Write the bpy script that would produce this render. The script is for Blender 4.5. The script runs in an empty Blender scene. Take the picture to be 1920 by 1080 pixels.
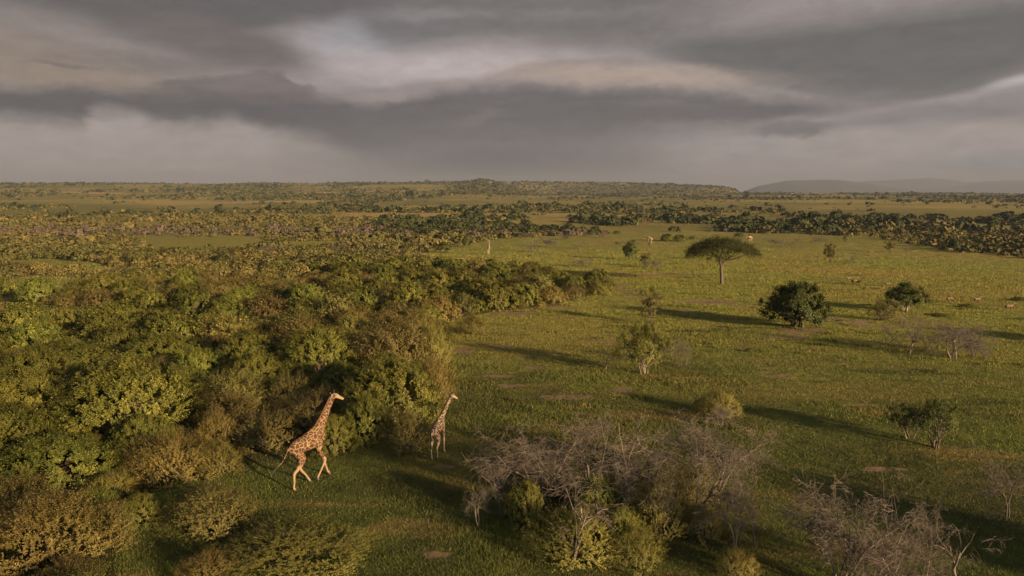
import bpy, math, random
import numpy as np
from mathutils import Vector, Matrix
R = math.radians
rnd = random.Random(7)
RG = np.random.default_rng(11)
scene = bpy.context.scene
col = scene.collection

# ------------------------------------------------------------------ camera
CAMH, F, PITCH = 14.0, 1320.0, R(8.1)
cam_d = bpy.data.cameras.new("camera"); cam = bpy.data.objects.new("camera", cam_d); col.objects.link(cam)
cam.location = (0, 0, CAMH); cam.rotation_euler = (R(90) - PITCH, 0, 0)
cam_d.sensor_width = 36; cam_d.lens = 36 * F / 1920; cam_d.clip_start = 0.1; cam_d.clip_end = 60000
scene.camera = cam
scene.view_settings.view_transform = 'Standard'; scene.view_settings.look = 'None'
scene.view_settings.gamma = 1; scene.view_settings.exposure = 1.2
scene.view_settings.use_curve_mapping = False
scene.cycles.max_bounces = 5; scene.cycles.diffuse_bounces = 2; scene.cycles.glossy_bounces = 1
scene.cycles.transmission_bounces = 2; scene.cycles.volume_bounces = 0; scene.cycles.transparent_max_bounces = 4
scene.cycles.caustics_reflective = False; scene.cycles.caustics_refractive = False
scene.cycles.sample_clamp_indirect = 3.0

# ------------------------------------------------------------------ sun and sky
SUN_AZ, SUN_EL = 132.0, 13.0          # compass style: 0 = +Y, 90 = +X
sd = Vector((math.sin(R(SUN_AZ)) * math.cos(R(SUN_EL)), math.cos(R(SUN_AZ)) * math.cos(R(SUN_EL)), math.sin(R(SUN_EL))))
sl = bpy.data.lights.new("sun", 'SUN'); so = bpy.data.objects.new("sun", sl); col.objects.link(so)
so.rotation_euler = sd.to_track_quat('Z', 'Y').to_euler()
sl.energy = 5.0; sl.angle = R(2.0); sl.color = (1.0, 0.715, 0.40)

def lin(r, g, b, k=1.0):
    f = lambda c: (c / 255 / 12.92 if c <= 10 else ((c / 255 + .055) / 1.055) ** 2.4)
    return (f(r) * k, f(g) * k, f(b) * k, 1)

def azel(px, py):
    x, z = (px - 960) / F, -(py - 540) / F
    dy = math.cos(PITCH) + z * math.sin(PITCH); dz = -math.sin(PITCH) + z * math.cos(PITCH)
    return math.degrees(math.atan2(x, dy)), math.degrees(math.atan2(dz, math.hypot(x, dy)))

SK = 1 / 2 ** scene.view_settings.exposure
def build_world():
    w = bpy.data.worlds.new("World"); scene.world = w; w.use_nodes = True
    nt = w.node_tree; N = nt.nodes; L = nt.links; N.clear()
    def math_(op, a, b=None, c=None):
        n = N.new('ShaderNodeMath'); n.operation = op
        for i, v in enumerate((a, b, c)):
            if v is None: continue
            if isinstance(v, (int, float)): n.inputs[i].default_value = v
            else: L.new(v, n.inputs[i])
        return n.outputs[0]
    tc = N.new('ShaderNodeTexCoord'); sp = N.new('ShaderNodeSeparateXYZ'); L.new(tc.outputs['Generated'], sp.inputs[0])
    x, y, z = sp.outputs
    az = math_('MULTIPLY', math_('ARCTAN2', x, y), 57.2958)
    el = math_('MULTIPLY', math_('ARCSINE', z), 57.2958)
    cb = N.new('ShaderNodeCombineXYZ'); L.new(az, cb.inputs[0]); L.new(el, cb.inputs[1])
    P = cb.outputs[0]
    def noise(scale, vec, detail=5, rough=.55, sy=1.0):
        m = N.new('ShaderNodeVectorMath'); m.operation = 'MULTIPLY'; m.inputs[1].default_value = (scale, scale * sy, 1); L.new(vec, m.inputs[0])
        n = N.new('ShaderNodeTexNoise'); n.inputs['Scale'].default_value = 1; n.inputs['Detail'].default_value = detail
        n.inputs['Roughness'].default_value = rough; L.new(m.outputs[0], n.inputs['Vector']); return n
    def displace(vec, n, amp):
        s = N.new('ShaderNodeVectorMath'); s.operation = 'SUBTRACT'; L.new(n.outputs['Color'], s.inputs[0]); s.inputs[1].default_value = (.5, .5, .5)
        m = N.new('ShaderNodeVectorMath'); m.operation = 'MULTIPLY'; L.new(s.outputs[0], m.inputs[0]); m.inputs[1].default_value = amp
        a = N.new('ShaderNodeVectorMath'); a.operation = 'ADD'; L.new(vec, a.inputs[0]); L.new(m.outputs[0], a.inputs[1]); return a.outputs[0]
    W1 = displace(P, noise(.10, P, 3, .5, 2.2), (4, 1.1, 0))            # broad warp
    W2 = displace(W1, noise(.42, P, 9, .66, 1.9), (3.2, 1.5, 0))        # ragged warp
    cur = [None]
    bg = N.new('ShaderNodeRGB'); bg.outputs[0].default_value = lin(143, 134, 132, SK); cur[0] = bg.outputs[0]
    def blob(cx, cy, rx, ry, rgb, op=1.0, soft=.6, rot=0, vec=None, mul=False):
        a, e = azel(cx, cy); k = 36.0 / 960
        mp = N.new('ShaderNodeMapping'); mp.vector_type = 'TEXTURE'
        mp.inputs['Location'].default_value = (a, e, 0); mp.inputs['Rotation'].default_value = (0, 0, R(rot))
        mp.inputs['Scale'].default_value = (rx * k, ry * k, 1); L.new(vec or W1, mp.inputs['Vector'])
        ln = N.new('ShaderNodeVectorMath'); ln.operation = 'LENGTH'; L.new(mp.outputs[0], ln.inputs[0])
        mr = N.new('ShaderNodeMapRange'); mr.interpolation_type = 'SMOOTHSTEP'; L.new(ln.outputs['Value'], mr.inputs['Value'])
        mr.inputs['From Min'].default_value = 1 + soft * .5; mr.inputs['From Max'].default_value = max(0, 1 - soft)
        mr.inputs['To Min'].default_value = 0; mr.inputs['To Max'].default_value = op
        mx = N.new('ShaderNodeMix'); mx.data_type = 'RGBA'; mx.clamp_factor = True
        L.new(mr.outputs[0], mx.inputs[0]); L.new(cur[0], mx.inputs[6]); mx.inputs[7].default_value = lin(*rgb, k=SK); cur[0] = mx.outputs[2]
    def edge(pts, vec):
        """a cloud edge traced as elevation over azimuth"""
        sx = N.new('ShaderNodeSeparateXYZ'); L.new(vec, sx.inputs[0])
        fc = N.new('ShaderNodeFloatCurve'); cv = fc.mapping.curves[0]
        q = sorted((((azel(a, b)[0] + 60) / 120, (azel(a, b)[1] + 10) / 40) for a, b in pts))
        q = [(0.0, q[0][1])] + q + [(1.0, q[-1][1])]
        cv.points[0].location = q[0]; cv.points[1].location = q[-1]
        for p_ in q[1:-1]: cv.points.new(*p_)
        fc.mapping.update(); L.new(math_('ADD', math_('MULTIPLY', sx.outputs[0], 1 / 120), .5), fc.inputs['Value'])
        return math_('SUBTRACT', sx.outputs[1], math_('SUBTRACT', math_('MULTIPLY', fc.outputs[0], 40), 10))
    def sm(v, a, b):
        mr = N.new('ShaderNodeMapRange'); mr.interpolation_type = 'SMOOTHSTEP'; L.new(v, mr.inputs['Value']) 
        if a > b: mr.inputs['From Min'].default_value = b; mr.inputs['From Max'].default_value = a; mr.inputs['To Min'].default_value = 1; mr.inputs['To Max'].default_value = 0
        else: mr.inputs['From Min'].default_value = a; mr.inputs['From Max'].default_value = b
        return mr.outputs[0]
    def layer(top, bot, st_, sb, rgb, op=1.0, vt=None, vb=None, rgb2=None, cut=None):
        """cloud between two traced edges; st_, sb = edge softness in photograph pixels"""
        k = 1 / 23.0; f = None
        if top: f = sm(edge(top, vt or W1), st_ * k, -st_ * k)
        if bot:
            g = sm(edge(bot, vb or W1), -sb * k, sb * k); f = g if f is None else math_('MULTIPLY', f, g)
        if cut:
            for (a0, a1) in cut: f = math_('MULTIPLY', f, sm(az, azel(a0, 200)[0], azel(a1, 200)[0]))
        f = math_('MULTIPLY', f, op); mx = N.new('ShaderNodeMix'); mx.data_type = 'RGBA'; mx.clamp_factor = True; L.new(f, mx.inputs[0]); L.new(cur[0], mx.inputs[6])
        if rgb2:
            m2 = N.new('ShaderNodeMix'); m2.data_type = 'RGBA'; L.new(sm(az, azel(rgb2[1], 200)[0], azel(rgb2[2], 200)[0]), m2.inputs[0])
            m2.inputs[6].default_value = lin(*rgb, k=SK); m2.inputs[7].default_value = lin(*rgb2[0], k=SK); L.new(m2.outputs[2], mx.inputs[7])
        else: mx.inputs[7].default_value = lin(*rgb, k=SK)
        cur[0] = mx.outputs[2]
    # high cloud with light openings
    blob(900, 135, 560, 60, (190, 178, 178), .95, 1.0, -3)
    blob(700, 62, 170, 40, (158, 158, 164), .8, 1.0, 5)
    blob(1380, 20, 420, 40, (152, 142, 141), .9, 1.0, 3)
    blob(1850, 60, 260, 60, (128, 122, 120), .7, 1.0, 6)
    layer([(600, -40), (1300, -40)], [(560, 20), (660, 40), (760, 88), (900, 74), (1000, 72), (1150, 78), (1300, 60), (1420, 30)], 10, 26, (108, 105, 105), .85, cut=[(560, 720), (1500, 1150)])
    blob(800, 22, 150, 16, (146, 142, 142), .6, 1.0, 3, W2)
    blob(1060, 25, 170, 14, (134, 128, 128), .6, 1.0, 2, W2)
    layer(None, [(0, 5), (120, 30), (260, 66), (420, 70), (560, 48), (700, 18), (800, 5)], 10, 26, (96, 94, 95), .95, cut=[(860, 600)])
    layer([(1000, 85), (1150, 72), (1300, 60), (1500, 52), (1700, 30), (1920, 5), (2300, -20)], [(1000, 95), (1200, 105), (1300, 128), (1450, 165), (1560, 188), (1680, 190), (1780, 178), (1860, 160), (1930, 132), (2300, 60)], 26, 26, (102, 101, 101), .97, cut=[(1080, 1350)])
    blob(1500, 170, 200, 16, (124, 119, 118), .6, 1.0, -6)
    # brown mass on the left
    blob(60, 110, 270, 75, (140, 127, 118), .95, .9, -4, W2)
    blob(110, 138, 210, 24, (152, 135, 121), .8, .9, -5, W2)
    blob(130, 122, 60, 5, (108, 100, 98), .7, .9, -3, W2)
    blob(420, 82, 185, 46, (110, 102, 101), .97, .55, -9, W1)
    blob(330, 120, 180, 26, (122, 112, 108), .8, 1.0, 0, W2)
    # rain and light under the cloud base
    k0 = cur[0]
    layer([(0, 200), (560, 225), (1500, 215), (2200, 230)], None, 14, 10, (168, 157, 152), 1.0)
    blob(930, 320, 400, 110, (80, 78, 82), .97, 1.0)
    blob(1100, 300, 160, 70, (108, 102, 103), .6, 1.0)
    blob(1420, 290, 170, 60, (160, 151, 149), .7, 1.0)
    blob(380, 250, 90, 30, (165, 153, 146), .5, 1.0)
    blob(1620, 232, 260, 12, (118, 112, 112), .6, 1.0, 3)
    layer([(1500, 205), (1700, 222), (1920, 190), (2300, 170)], [(1500, 212), (1700, 240), (1920, 215), (2300, 200)], 12, 16, (134, 128, 128), .6, cut=[(1450, 1650)])
    blob(1880, 305, 170, 22, (134, 134, 139), .7, 1.0)
    blob(1870, 172, 190, 10, (176, 168, 166), .45, 1.0, 7)
    blob(1930, 152, 55, 10, (205, 198, 195), .7, 1.0, 7)
    # lit cap of the shelf cloud
    TOP = [(-200, 160), (0, 165), (130, 163), (250, 176), (420, 180), (600, 192), (700, 200), (760, 188), (830, 172), (940, 163), (1060, 163), (1200, 168), (1350, 176), (1450, 184), (1560, 194), (1640, 208), (1720, 214)]
    layer([(640, 185), (700, 168), (800, 150), (920, 141), (980, 120), (1080, 108), (1200, 108), (1300, 122), (1400, 146), (1500, 170), (1600, 190), (1700, 205)],
          [(640, 205), (700, 212), (830, 185), (1060, 175), (1350, 185), (1560, 204), (1700, 215)], 7, 10, (150, 139, 136), .92, vb=W2, cut=[(600, 720), (1680, 1520)])
    blob(1180, 142, 300, 26, (184, 164, 148), .8, 1.0, -3, W2)
    layer([(260, 168), (380, 150), (450, 146), (500, 134), (545, 150), (580, 164), (610, 185)], [(260, 190), (620, 200)], 5, 10, (116, 106, 103), .9, vt=W2, cut=[(230, 330), (625, 570)])
    # dark shelf
    layer(TOP, [(-200, 214), (0, 217), (100, 223), (168, 227), (186, 206), (226, 206), (280, 226), (360, 233), (440, 226), (500, 240), (600, 258), (680, 282), (750, 286), (830, 264), (900, 252), (1030, 252), (1150, 246), (1300, 240),
          (1400, 236), (1480, 226), (1600, 214), (1720, 217)], 15, 20, (86, 85, 88), .97, vt=W2, vb=W2, rgb2=((100, 97, 99), 400, 900), cut=[(1730, 1500)])
    blob(800, 255, 240, 22, (106, 103, 104), .7, 1.0, 2, W2)
    blob(1080, 250, 330, 24, (104, 101, 102), .7, 1.0, 0, W1)
    blob(900, 222, 60, 13, (126, 118, 117), .65, 1.0, 15, W2)
    blob(1240, 195, 120, 10, (126, 119, 117), .5, 1.0, -4, W2)
    blob(1485, 240, 85, 15, (120, 114, 113), .95, .55, 0, W2)
    blob(205, 214, 26, 9, (150, 140, 136), .5, .9, 20, W2)
    # streaks of slanting detail
    nz = noise(.22, W1, 6, .55, 5.0)
    nz2 = noise(.55, W2, 6, .6, 2.5)
    f1 = math_('ADD', math_('MULTIPLY', math_('SUBTRACT', nz.outputs[0], .5), .34), 1.0)
    f2 = math_('ADD', math_('MULTIPLY', math_('SUBTRACT', nz2.outputs[0], .5), .42), 1.0)
    vm = N.new('ShaderNodeVectorMath'); vm.operation = 'SCALE'; L.new(cur[0], vm.inputs[0]); L.new(math_('MULTIPLY', f1, f2), vm.inputs['Scale'])
    vm.label = 'cloud'
    # clear, low-sun sky behind the camera
    st = N.new('ShaderNodeTexSky'); st.sky_type = 'NISHITA'; st.sun_disc = False
    st.sun_elevation = R(SUN_EL); st.sun_rotation = R(SUN_AZ)
    sc = N.new('ShaderNodeVectorMath'); sc.operation = 'SCALE'; L.new(st.outputs[0], sc.inputs[0]); sc.inputs['Scale'].default_value = 0.08
    back = N.new('ShaderNodeMapRange'); back.interpolation_type = 'SMOOTHSTEP'
    L.new(math_('ABSOLUTE', az), back.inputs['Value']); back.inputs['From Min'].default_value = 75; back.inputs['From Max'].default_value = 125
    hi = N.new('ShaderNodeMapRange'); hi.interpolation_type = 'SMOOTHSTEP'; L.new(el, hi.inputs['Value'])
    hi.inputs['From Min'].default_value = 50; hi.inputs['From Max'].default_value = 25
    mx = N.new('ShaderNodeMix'); mx.data_type = 'RGBA'; L.new(math_('MULTIPLY', back.outputs[0], hi.outputs[0]), mx.inputs[0])
    L.new(vm.outputs[0], mx.inputs[6]); L.new(sc.outputs[0], mx.inputs[7])
    b = N.new('ShaderNodeBackground'); b.inputs['Strength'].default_value = 1.0; L.new(mx.outputs[2], b.inputs[0])
    o = N.new('ShaderNodeOutputWorld'); L.new(b.outputs[0], o.inputs[0])
    w.cycles.sampling_method = 'MANUAL'; w.cycles.sample_map_resolution = 512
build_world()

# ------------------------------------------------------------------ helpers: terrain height, pixels to ground
def sst(a, b, x):
    t = np.clip((x - a) / (b - a), 0, 1); return t * t * (3 - 2 * t)
_H = RG.random((64, 64))
def vnoise(x, y, s, o=0.0):
    x = np.asarray(x) / s + o * 17.3; y = np.asarray(y) / s + o * 9.1
    xi = np.floor(x).astype(int); yi = np.floor(y).astype(int); fx = x - xi; fy = y - yi
    fx = fx * fx * (3 - 2 * fx); fy = fy * fy * (3 - 2 * fy)
    g = lambda a, b: _H[a % 64, b % 64]
    return (g(xi, yi) * (1 - fx) * (1 - fy) + g(xi + 1, yi) * fx * (1 - fy) + g(xi, yi + 1) * (1 - fx) * fy + g(xi + 1, yi + 1) * fx * fy)
def fbm(x, y, s, o=0.0, n=4):
    v = 0; a = 1; t = 0
    for i in range(n): v = v + a * vnoise(x, y, s / 2 ** i, o + i); t += a; a *= .5
    return v / t
_dd = np.linspace(0, 1200, 4001)
_sl = .039 * sst(18, 42, _dd) - .029 * sst(230, 330, _dd) - .010 * sst(400, 760, _dd)
_zz = -np.cumsum(_sl) * (_dd[1] - _dd[0])
_RX = [-400, 0, 400, 600, 800, 880, 1000, 1150, 1250, 1330, 1362, 1376, 1392, 2400]
_RY = [347, 347, 346, 345, 343.2, 342, 342.5, 343.5, 346.5, 349.5, 352.5, 357, 366, 372]
_RAZ = [math.degrees(math.atan((a - 960) / F)) for a in _RX]
_RZ = [CAMH + (352.2 - b) / F * 3850 for b in _RY]
KOP = (912 - 960) / F * 3300, 3300.0
def hgt(x, y):
    x = np.asarray(x, float); y = np.asarray(y, float)
    d = np.hypot(x, y); az = np.degrees(np.arctan2(x, y))
    z = np.interp(d, _dd, _zz)
    top = np.interp(az, _RAZ, _RZ); base = -14.5
    steep = sst(-3, 3, az)
    t = (1 - steep) * sst(1300, 3850, d) + steep * sst(3150, 3850, d)
    z = z + np.maximum(top - base, 0) * t * (1 - sst(4100, 6500, d)) * (np.abs(az) < 80)
    z = z - 110 * sst(4000, 7500, d)
    z = z + 15 * np.exp(-(((x - KOP[0]) / 58) ** 2 + ((y - KOP[1]) / 80) ** 2) ** 1.3)
    z = z + (fbm(x, y, 9, 3) - .5) * .22 * sst(10, 30, d) + (fbm(x, y, 160, 5) - .5) * 2.6 * sst(250, 700, d)
    return z
def ray(px, py):
    x, z = (px - 960) / F, -(py - 540) / F
    return np.array([x, math.cos(PITCH) + z * math.sin(PITCH), -math.sin(PITCH) + z * math.cos(PITCH)])
def at(px, py):
    r = ray(px, py); ts = np.geomspace(8, 9000, 700)
    p = r[None] * ts[:, None]; g = (p[:, 2] + CAMH) - hgt(p[:, 0], p[:, 1])
    i = int(np.argmax(g < 0)) if (g < 0).any() else 699
    a, b = ts[max(i - 1, 0)], ts[i]
    for _ in range(20):
        m = .5 * (a + b); q = r * m
        if q[2] + CAMH - float(hgt(q[0], q[1])) < 0: b = m
        else: a = m
    q = r * b; return float(q[0]), float(q[1]), float(hgt(q[0], q[1]))
def proj(x, y, z):
    x = np.asarray(x, float); y = np.asarray(y, float); z = np.asarray(z, float) - CAMH
    dep = y * math.cos(PITCH) - z * math.sin(PITCH); up = y * math.sin(PITCH) + z * math.cos(PITCH)
    dep = np.maximum(dep, .01)
    return 960 + F * x / dep, 540 - F * up / dep, dep
def inpoly(px, py, poly):
    px = np.asarray(px); py = np.asarray(py); r = np.zeros(px.shape, bool); n = len(poly)
    for i in range(n):
        (x1, y1), (x2, y2) = poly[i], poly[(i + 1) % n]
        if y1 == y2: continue
        c = ((y1 > py) != (y2 > py)) & (px < (x2 - x1) * (py - y1) / (y2 - y1) + x1); r ^= c
    return r

# ------------------------------------------------------------------ helpers: meshes and tags
def mk_mesh(name, V, Fa, mat, tint=None, smooth=False, extra=None):
    """V (n,3), Fa (m,k) faces all of k corners; tint: one value per vertex"""
    V = np.ascontiguousarray(V, dtype=np.float32); Fa = np.ascontiguousarray(Fa, dtype=np.int32)
    me = bpy.data.meshes.new(name); m, k = Fa.shape
    me.vertices.add(len(V)); me.vertices.foreach_set('co', V.ravel())
    me.loops.add(m * k); me.loops.foreach_set('vertex_index', Fa.ravel())
    me.polygons.add(m); me.polygons.foreach_set('loop_start', np.arange(0, m * k, k, dtype=np.int32))
    try: me.polygons.foreach_set('loop_total', np.full(m, k, dtype=np.int32))
    except Exception: pass
    if smooth: me.polygons.foreach_set('use_smooth', np.ones(m, bool))
    for nm, arr in (extra or {}).items():
        a = me.attributes.new(nm, 'FLOAT', 'POINT'); a.data.foreach_set('value', np.ascontiguousarray(arr, dtype=np.float32))
    if tint is not None:
        a = me.attributes.new('tint', 'FLOAT', 'POINT'); a.data.foreach_set('value', np.ascontiguousarray(tint, dtype=np.float32))
    me.update(calc_edges=True)
    if mat: me.materials.append(mat)
    return me
def obj(name, me, parent=None, loc=None):
    o = bpy.data.objects.new(name, me); col.objects.link(o)
    if parent: o.parent = parent
    if loc is not None: o.location = loc
    return o
def tag(o, label=None, cat=None, group=None, kind=None):
    if label: o['label'] = label
    if cat: o['category'] = cat
    if group: o['group'] = group
    if kind: o['kind'] = kind
    return o

# ------------------------------------------------------------------ materials
class NT:
    def __init__(s, name):
        s.m = bpy.data.materials.new(name); s.m.use_nodes = True; s.nt = s.m.node_tree; s.N = s.nt.nodes; s.L = s.nt.links; s.N.clear()
        s.out = s.N.new('ShaderNodeOutputMaterial')
    def n(s, t, **kw):
        n = s.N.new(t)
        for k, v in kw.items():
            if hasattr(n, k): setattr(n, k, v)
        return n
    def set(s, sock, v):
        if isinstance(v, bpy.types.NodeSocket): s.L.new(v, sock)
        else: sock.default_value = v
    def math(s, op, a, b=0.0, clamp=False):
        n = s.N.new('ShaderNodeMath'); n.operation = op; n.use_clamp = clamp; s.set(n.inputs[0], a); s.set(n.inputs[1], b); return n.outputs[0]
    def mix(s, f, a, b, mode='MIX'):
        n = s.N.new('ShaderNodeMix'); n.data_type = 'RGBA'; n.blend_type = mode; s.set(n.inputs[0], f); s.set(n.inputs[6], a); s.set(n.inputs[7], b); return n.outputs[2]
    def noise(s, vec, scale, detail=3, rough=.5, dist=0):
        n = s.N.new('ShaderNodeTexNoise'); s.set(n.inputs['Vector'], vec); n.inputs['Scale'].default_value = scale
        n.inputs['Detail'].default_value = detail; n.inputs['Roughness'].default_value = rough; n.inputs['Distortion'].default_value = dist; return n
    def ramp(s, f, a, b, lo=0.0, hi=1.0):
        n = s.N.new('ShaderNodeMapRange'); n.interpolation_type = 'SMOOTHSTEP'; s.set(n.inputs[0], f)
        for i, v in enumerate((a, b, lo, hi)): n.inputs[1 + i].default_value = v
        return n.outputs[0]
    def attr(s, name):
        n = s.N.new('ShaderNodeAttribute'); n.attribute_name = name; return n.outputs['Fac']

def c3(*a): return (a[0], a[1], a[2], 1)
def leaf_mat(name, dark, light, young, rough=.62, trans=.35, objvar=.35, hue=0):
    """dark / light: the two leaf colours of the species, young: fresh shoot tips"""
    s = NT(name); t = s.attr('tint')
    oi = s.n('ShaderNodeObjectInfo')
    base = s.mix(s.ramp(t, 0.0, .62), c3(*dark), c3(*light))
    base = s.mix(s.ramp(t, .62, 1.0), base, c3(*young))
    v = s.math('ADD', s.math('MULTIPLY', s.math('SUBTRACT', oi.outputs['Random'], .5), objvar * 2), 1.0)
    hv = s.n('ShaderNodeHueSaturation'); s.L.new(base, hv.inputs['Color']); s.L.new(v, hv.inputs['Value'])
    s.L.new(s.math('ADD', s.math('MULTIPLY', s.math('SUBTRACT', s.math('FRACT', s.math('MULTIPLY', oi.outputs['Random'], 17.31)), .5), .04), .5), hv.inputs['Hue'])
    p = s.n('ShaderNodeBsdfPrincipled'); s.L.new(hv.outputs[0], p.inputs['Base Color']); p.inputs['Roughness'].default_value = rough
    p.inputs['Specular IOR Level'].default_value = .25
    tr = s.n('ShaderNodeBsdfTranslucent'); s.L.new(hv.outputs[0], tr.inputs['Color'])
    ms = s.n('ShaderNodeMixShader'); ms.inputs[0].default_value = trans; s.L.new(p.outputs[0], ms.inputs[1]); s.L.new(tr.outputs[0], ms.inputs[2])
    s.L.new(ms.outputs[0], s.out.inputs[0]); return s.m
def bark_mat(name, a, b, scale=6):
    s = NT(name); tc = s.n('ShaderNodeTexCoord'); n = s.noise(tc.outputs['Object'], scale, 4, .6)
    t = s.math('ADD', s.math('MULTIPLY', n.outputs[0], .6), s.math('MULTIPLY', s.attr('tint'), .6))
    c = s.mix(s.ramp(t, .3, .85), c3(*a), c3(*b))
    p = s.n('ShaderNodeBsdfPrincipled'); s.L.new(c, p.inputs['Base Color']); p.inputs['Roughness'].default_value = .85
    bp = s.n('ShaderNodeBump'); bp.inputs['Strength'].default_value = .5; bp.inputs['Distance'].default_value = .02
    n2 = s.noise(tc.outputs['Object'], scale * 6, 3, .6); s.L.new(n2.outputs[0], bp.inputs['Height']); s.L.new(bp.outputs[0], p.inputs['Normal'])
    s.L.new(p.outputs[0], s.out.inputs[0]); return s.m
def plain_mat(name, c, rough=.7, c2=None, scale=20):
    s = NT(name); tc = s.n('ShaderNodeTexCoord'); n = s.noise(tc.outputs['Object'], scale, 3)
    k = s.mix(s.ramp(n.outputs[0], .35, .65), c3(*c), c3(*(c2 or tuple(v * .75 for v in c))))
    p = s.n('ShaderNodeBsdfPrincipled'); s.L.new(k, p.inputs['Base Color']); p.inputs['Roughness'].default_value = rough
    s.L.new(p.outputs[0], s.out.inputs[0]); return s.m

M = {}
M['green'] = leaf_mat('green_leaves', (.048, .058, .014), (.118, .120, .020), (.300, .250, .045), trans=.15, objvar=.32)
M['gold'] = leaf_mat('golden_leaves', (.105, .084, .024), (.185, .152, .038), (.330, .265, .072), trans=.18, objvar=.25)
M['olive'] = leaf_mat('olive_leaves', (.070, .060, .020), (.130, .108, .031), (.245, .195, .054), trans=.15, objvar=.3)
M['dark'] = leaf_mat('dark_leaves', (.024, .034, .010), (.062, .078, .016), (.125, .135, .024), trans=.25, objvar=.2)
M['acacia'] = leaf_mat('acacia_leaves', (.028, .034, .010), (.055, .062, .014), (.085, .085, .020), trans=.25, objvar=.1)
M['bark'] = bark_mat('brown_bark', (.045, .032, .022), (.125, .09, .062))
M['pale_bark'] = bark_mat('pale_bark', (.11, .085, .062), (.29, .23, .175))
M['dead'] = bark_mat('grey_dead_wood', (.038, .030, .024), (.165, .128, .098))

def meadow_nodes(s, P):
    """one colour for the grass, used by the ground sheet and by the blades that stand in it"""
    n1 = s.noise(P, .018, 5, .55, .6); n2 = s.noise(P, .11, 5, .6, .4); n3 = s.noise(P, .9, 4, .6)
    mp = s.n('ShaderNodeMapping'); s.L.new(P, mp.inputs['Vector']); mp.inputs['Scale'].default_value = (.35, 1.0, 1); mp.inputs['Rotation'].default_value = (0, 0, R(8))
    n4 = s.noise(mp.outputs[0], .30, 5, .62, .3)
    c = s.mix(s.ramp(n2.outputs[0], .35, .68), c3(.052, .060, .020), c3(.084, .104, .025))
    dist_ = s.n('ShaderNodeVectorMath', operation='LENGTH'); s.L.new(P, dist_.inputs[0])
    c = s.mix(s.math('MULTIPLY', s.ramp(dist_.outputs['Value'], 32, 100), .72), c, c3(.188, .188, .042))  # yellower far off; foreground shading is put into the darker near grass colour
    c = s.mix(s.ramp(n1.outputs[0], .46, .68), c, c3(.185, .150, .045))
    c = s.mix(s.math('MULTIPLY', s.ramp(n4.outputs[0], .54, .68), .8), c, c3(.160, .122, .048))
    c = s.mix(s.math('MULTIPLY', s.ramp(n4.outputs[0], .44, .32), .9), c, c3(.060, .070, .020))
    c = s.mix(s.ramp(n3.outputs[0], .3, .7), c, s.mix(1.0, c, c3(1.5, 1.4, 1.3), 'MULTIPLY'))
    return c, n3, n4

def ground_mat():
    s = NT('ground'); g = s.n('ShaderNodeNewGeometry'); P = g.outputs['Position']
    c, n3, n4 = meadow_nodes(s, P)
    far = s.attr('far'); tan = s.attr('tan'); soil = s.attr('soil'); duff = s.attr('duff')
    # distant plain: broad dry and green swathes
    nf = s.noise(P, .0022, 6, .6, .8); nf2 = s.noise(P, .02, 4, .6)
    cf = s.mix(s.ramp(nf.outputs[0], .40, .62), c3(.118, .110, .036), c3(.205, .172, .060))
    cf = s.mix(s.ramp(nf2.outputs[0], .35, .7), cf, s.mix(1.0, cf, c3(1.35, 1.25, 1.1), 'MULTIPLY'))
    c = s.mix(far, c, cf)
    c = s.mix(tan, c, c3(.30, .215, .085))
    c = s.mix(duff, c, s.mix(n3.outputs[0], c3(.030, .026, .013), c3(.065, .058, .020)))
    ns = s.noise(P, .55, 8, .72, .8); ns2 = s.noise(P, 7, 4, .6)
    k = s.ramp(s.math('ADD', soil, s.math('MULTIPLY', s.math('SUBTRACT', ns.outputs[0], .5), 2.4)), .50, .72)
    sc = s.mix(ns2.outputs[0], c3(.16, .108, .062), c3(.30, .205, .125))
    c = s.mix(k, c, sc)
    p = s.n('ShaderNodeBsdfPrincipled'); s.L.new(c, p.inputs['Base Color']); p.inputs['Roughness'].default_value = .95
    p.inputs['Specular IOR Level'].default_value = .1
    nb = s.noise(P, 2.2, 8, .75); nb2 = s.noise(P, .12, 6, .7)
    hgt_ = s.math('ADD', s.math('MULTIPLY', nb.outputs[0], .55), s.math('MULTIPLY', nb2.outputs[0], 3.0))
    bp = s.n('ShaderNodeBump'); bp.inputs['Strength'].default_value = 1.0; bp.inputs['Distance'].default_value = .9
    s.L.new(hgt_, bp.inputs['Height']); s.L.new(bp.outputs[0], p.inputs['Normal'])
    s.L.new(p.outputs[0], s.out.inputs[0]); return s.m
def grass_mat():
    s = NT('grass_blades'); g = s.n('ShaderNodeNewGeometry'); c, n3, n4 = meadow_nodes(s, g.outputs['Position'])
    t = s.attr('tint')
    c = s.mix(s.ramp(t, .55, 1.0), c, c3(.20, .175, .060))
    c = s.mix(1.0, c, s.mix(t, c3(.95, 1.0, .9), c3(1.3, 1.28, 1.15)), 'MULTIPLY')
    p = s.n('ShaderNodeBsdfPrincipled'); s.L.new(c, p.inputs['Base Color']); p.inputs['Roughness'].default_value = .7; p.inputs['Specular IOR Level'].default_value = .2
    tr = s.n('ShaderNodeBsdfTranslucent'); s.L.new(c, tr.inputs['Color'])
    ms = s.n('ShaderNodeMixShader'); ms.inputs[0].default_value = .35; s.L.new(p.outputs[0], ms.inputs[1]); s.L.new(tr.outputs[0], ms.inputs[2])
    s.L.new(ms.outputs[0], s.out.inputs[0]); return s.m

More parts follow.
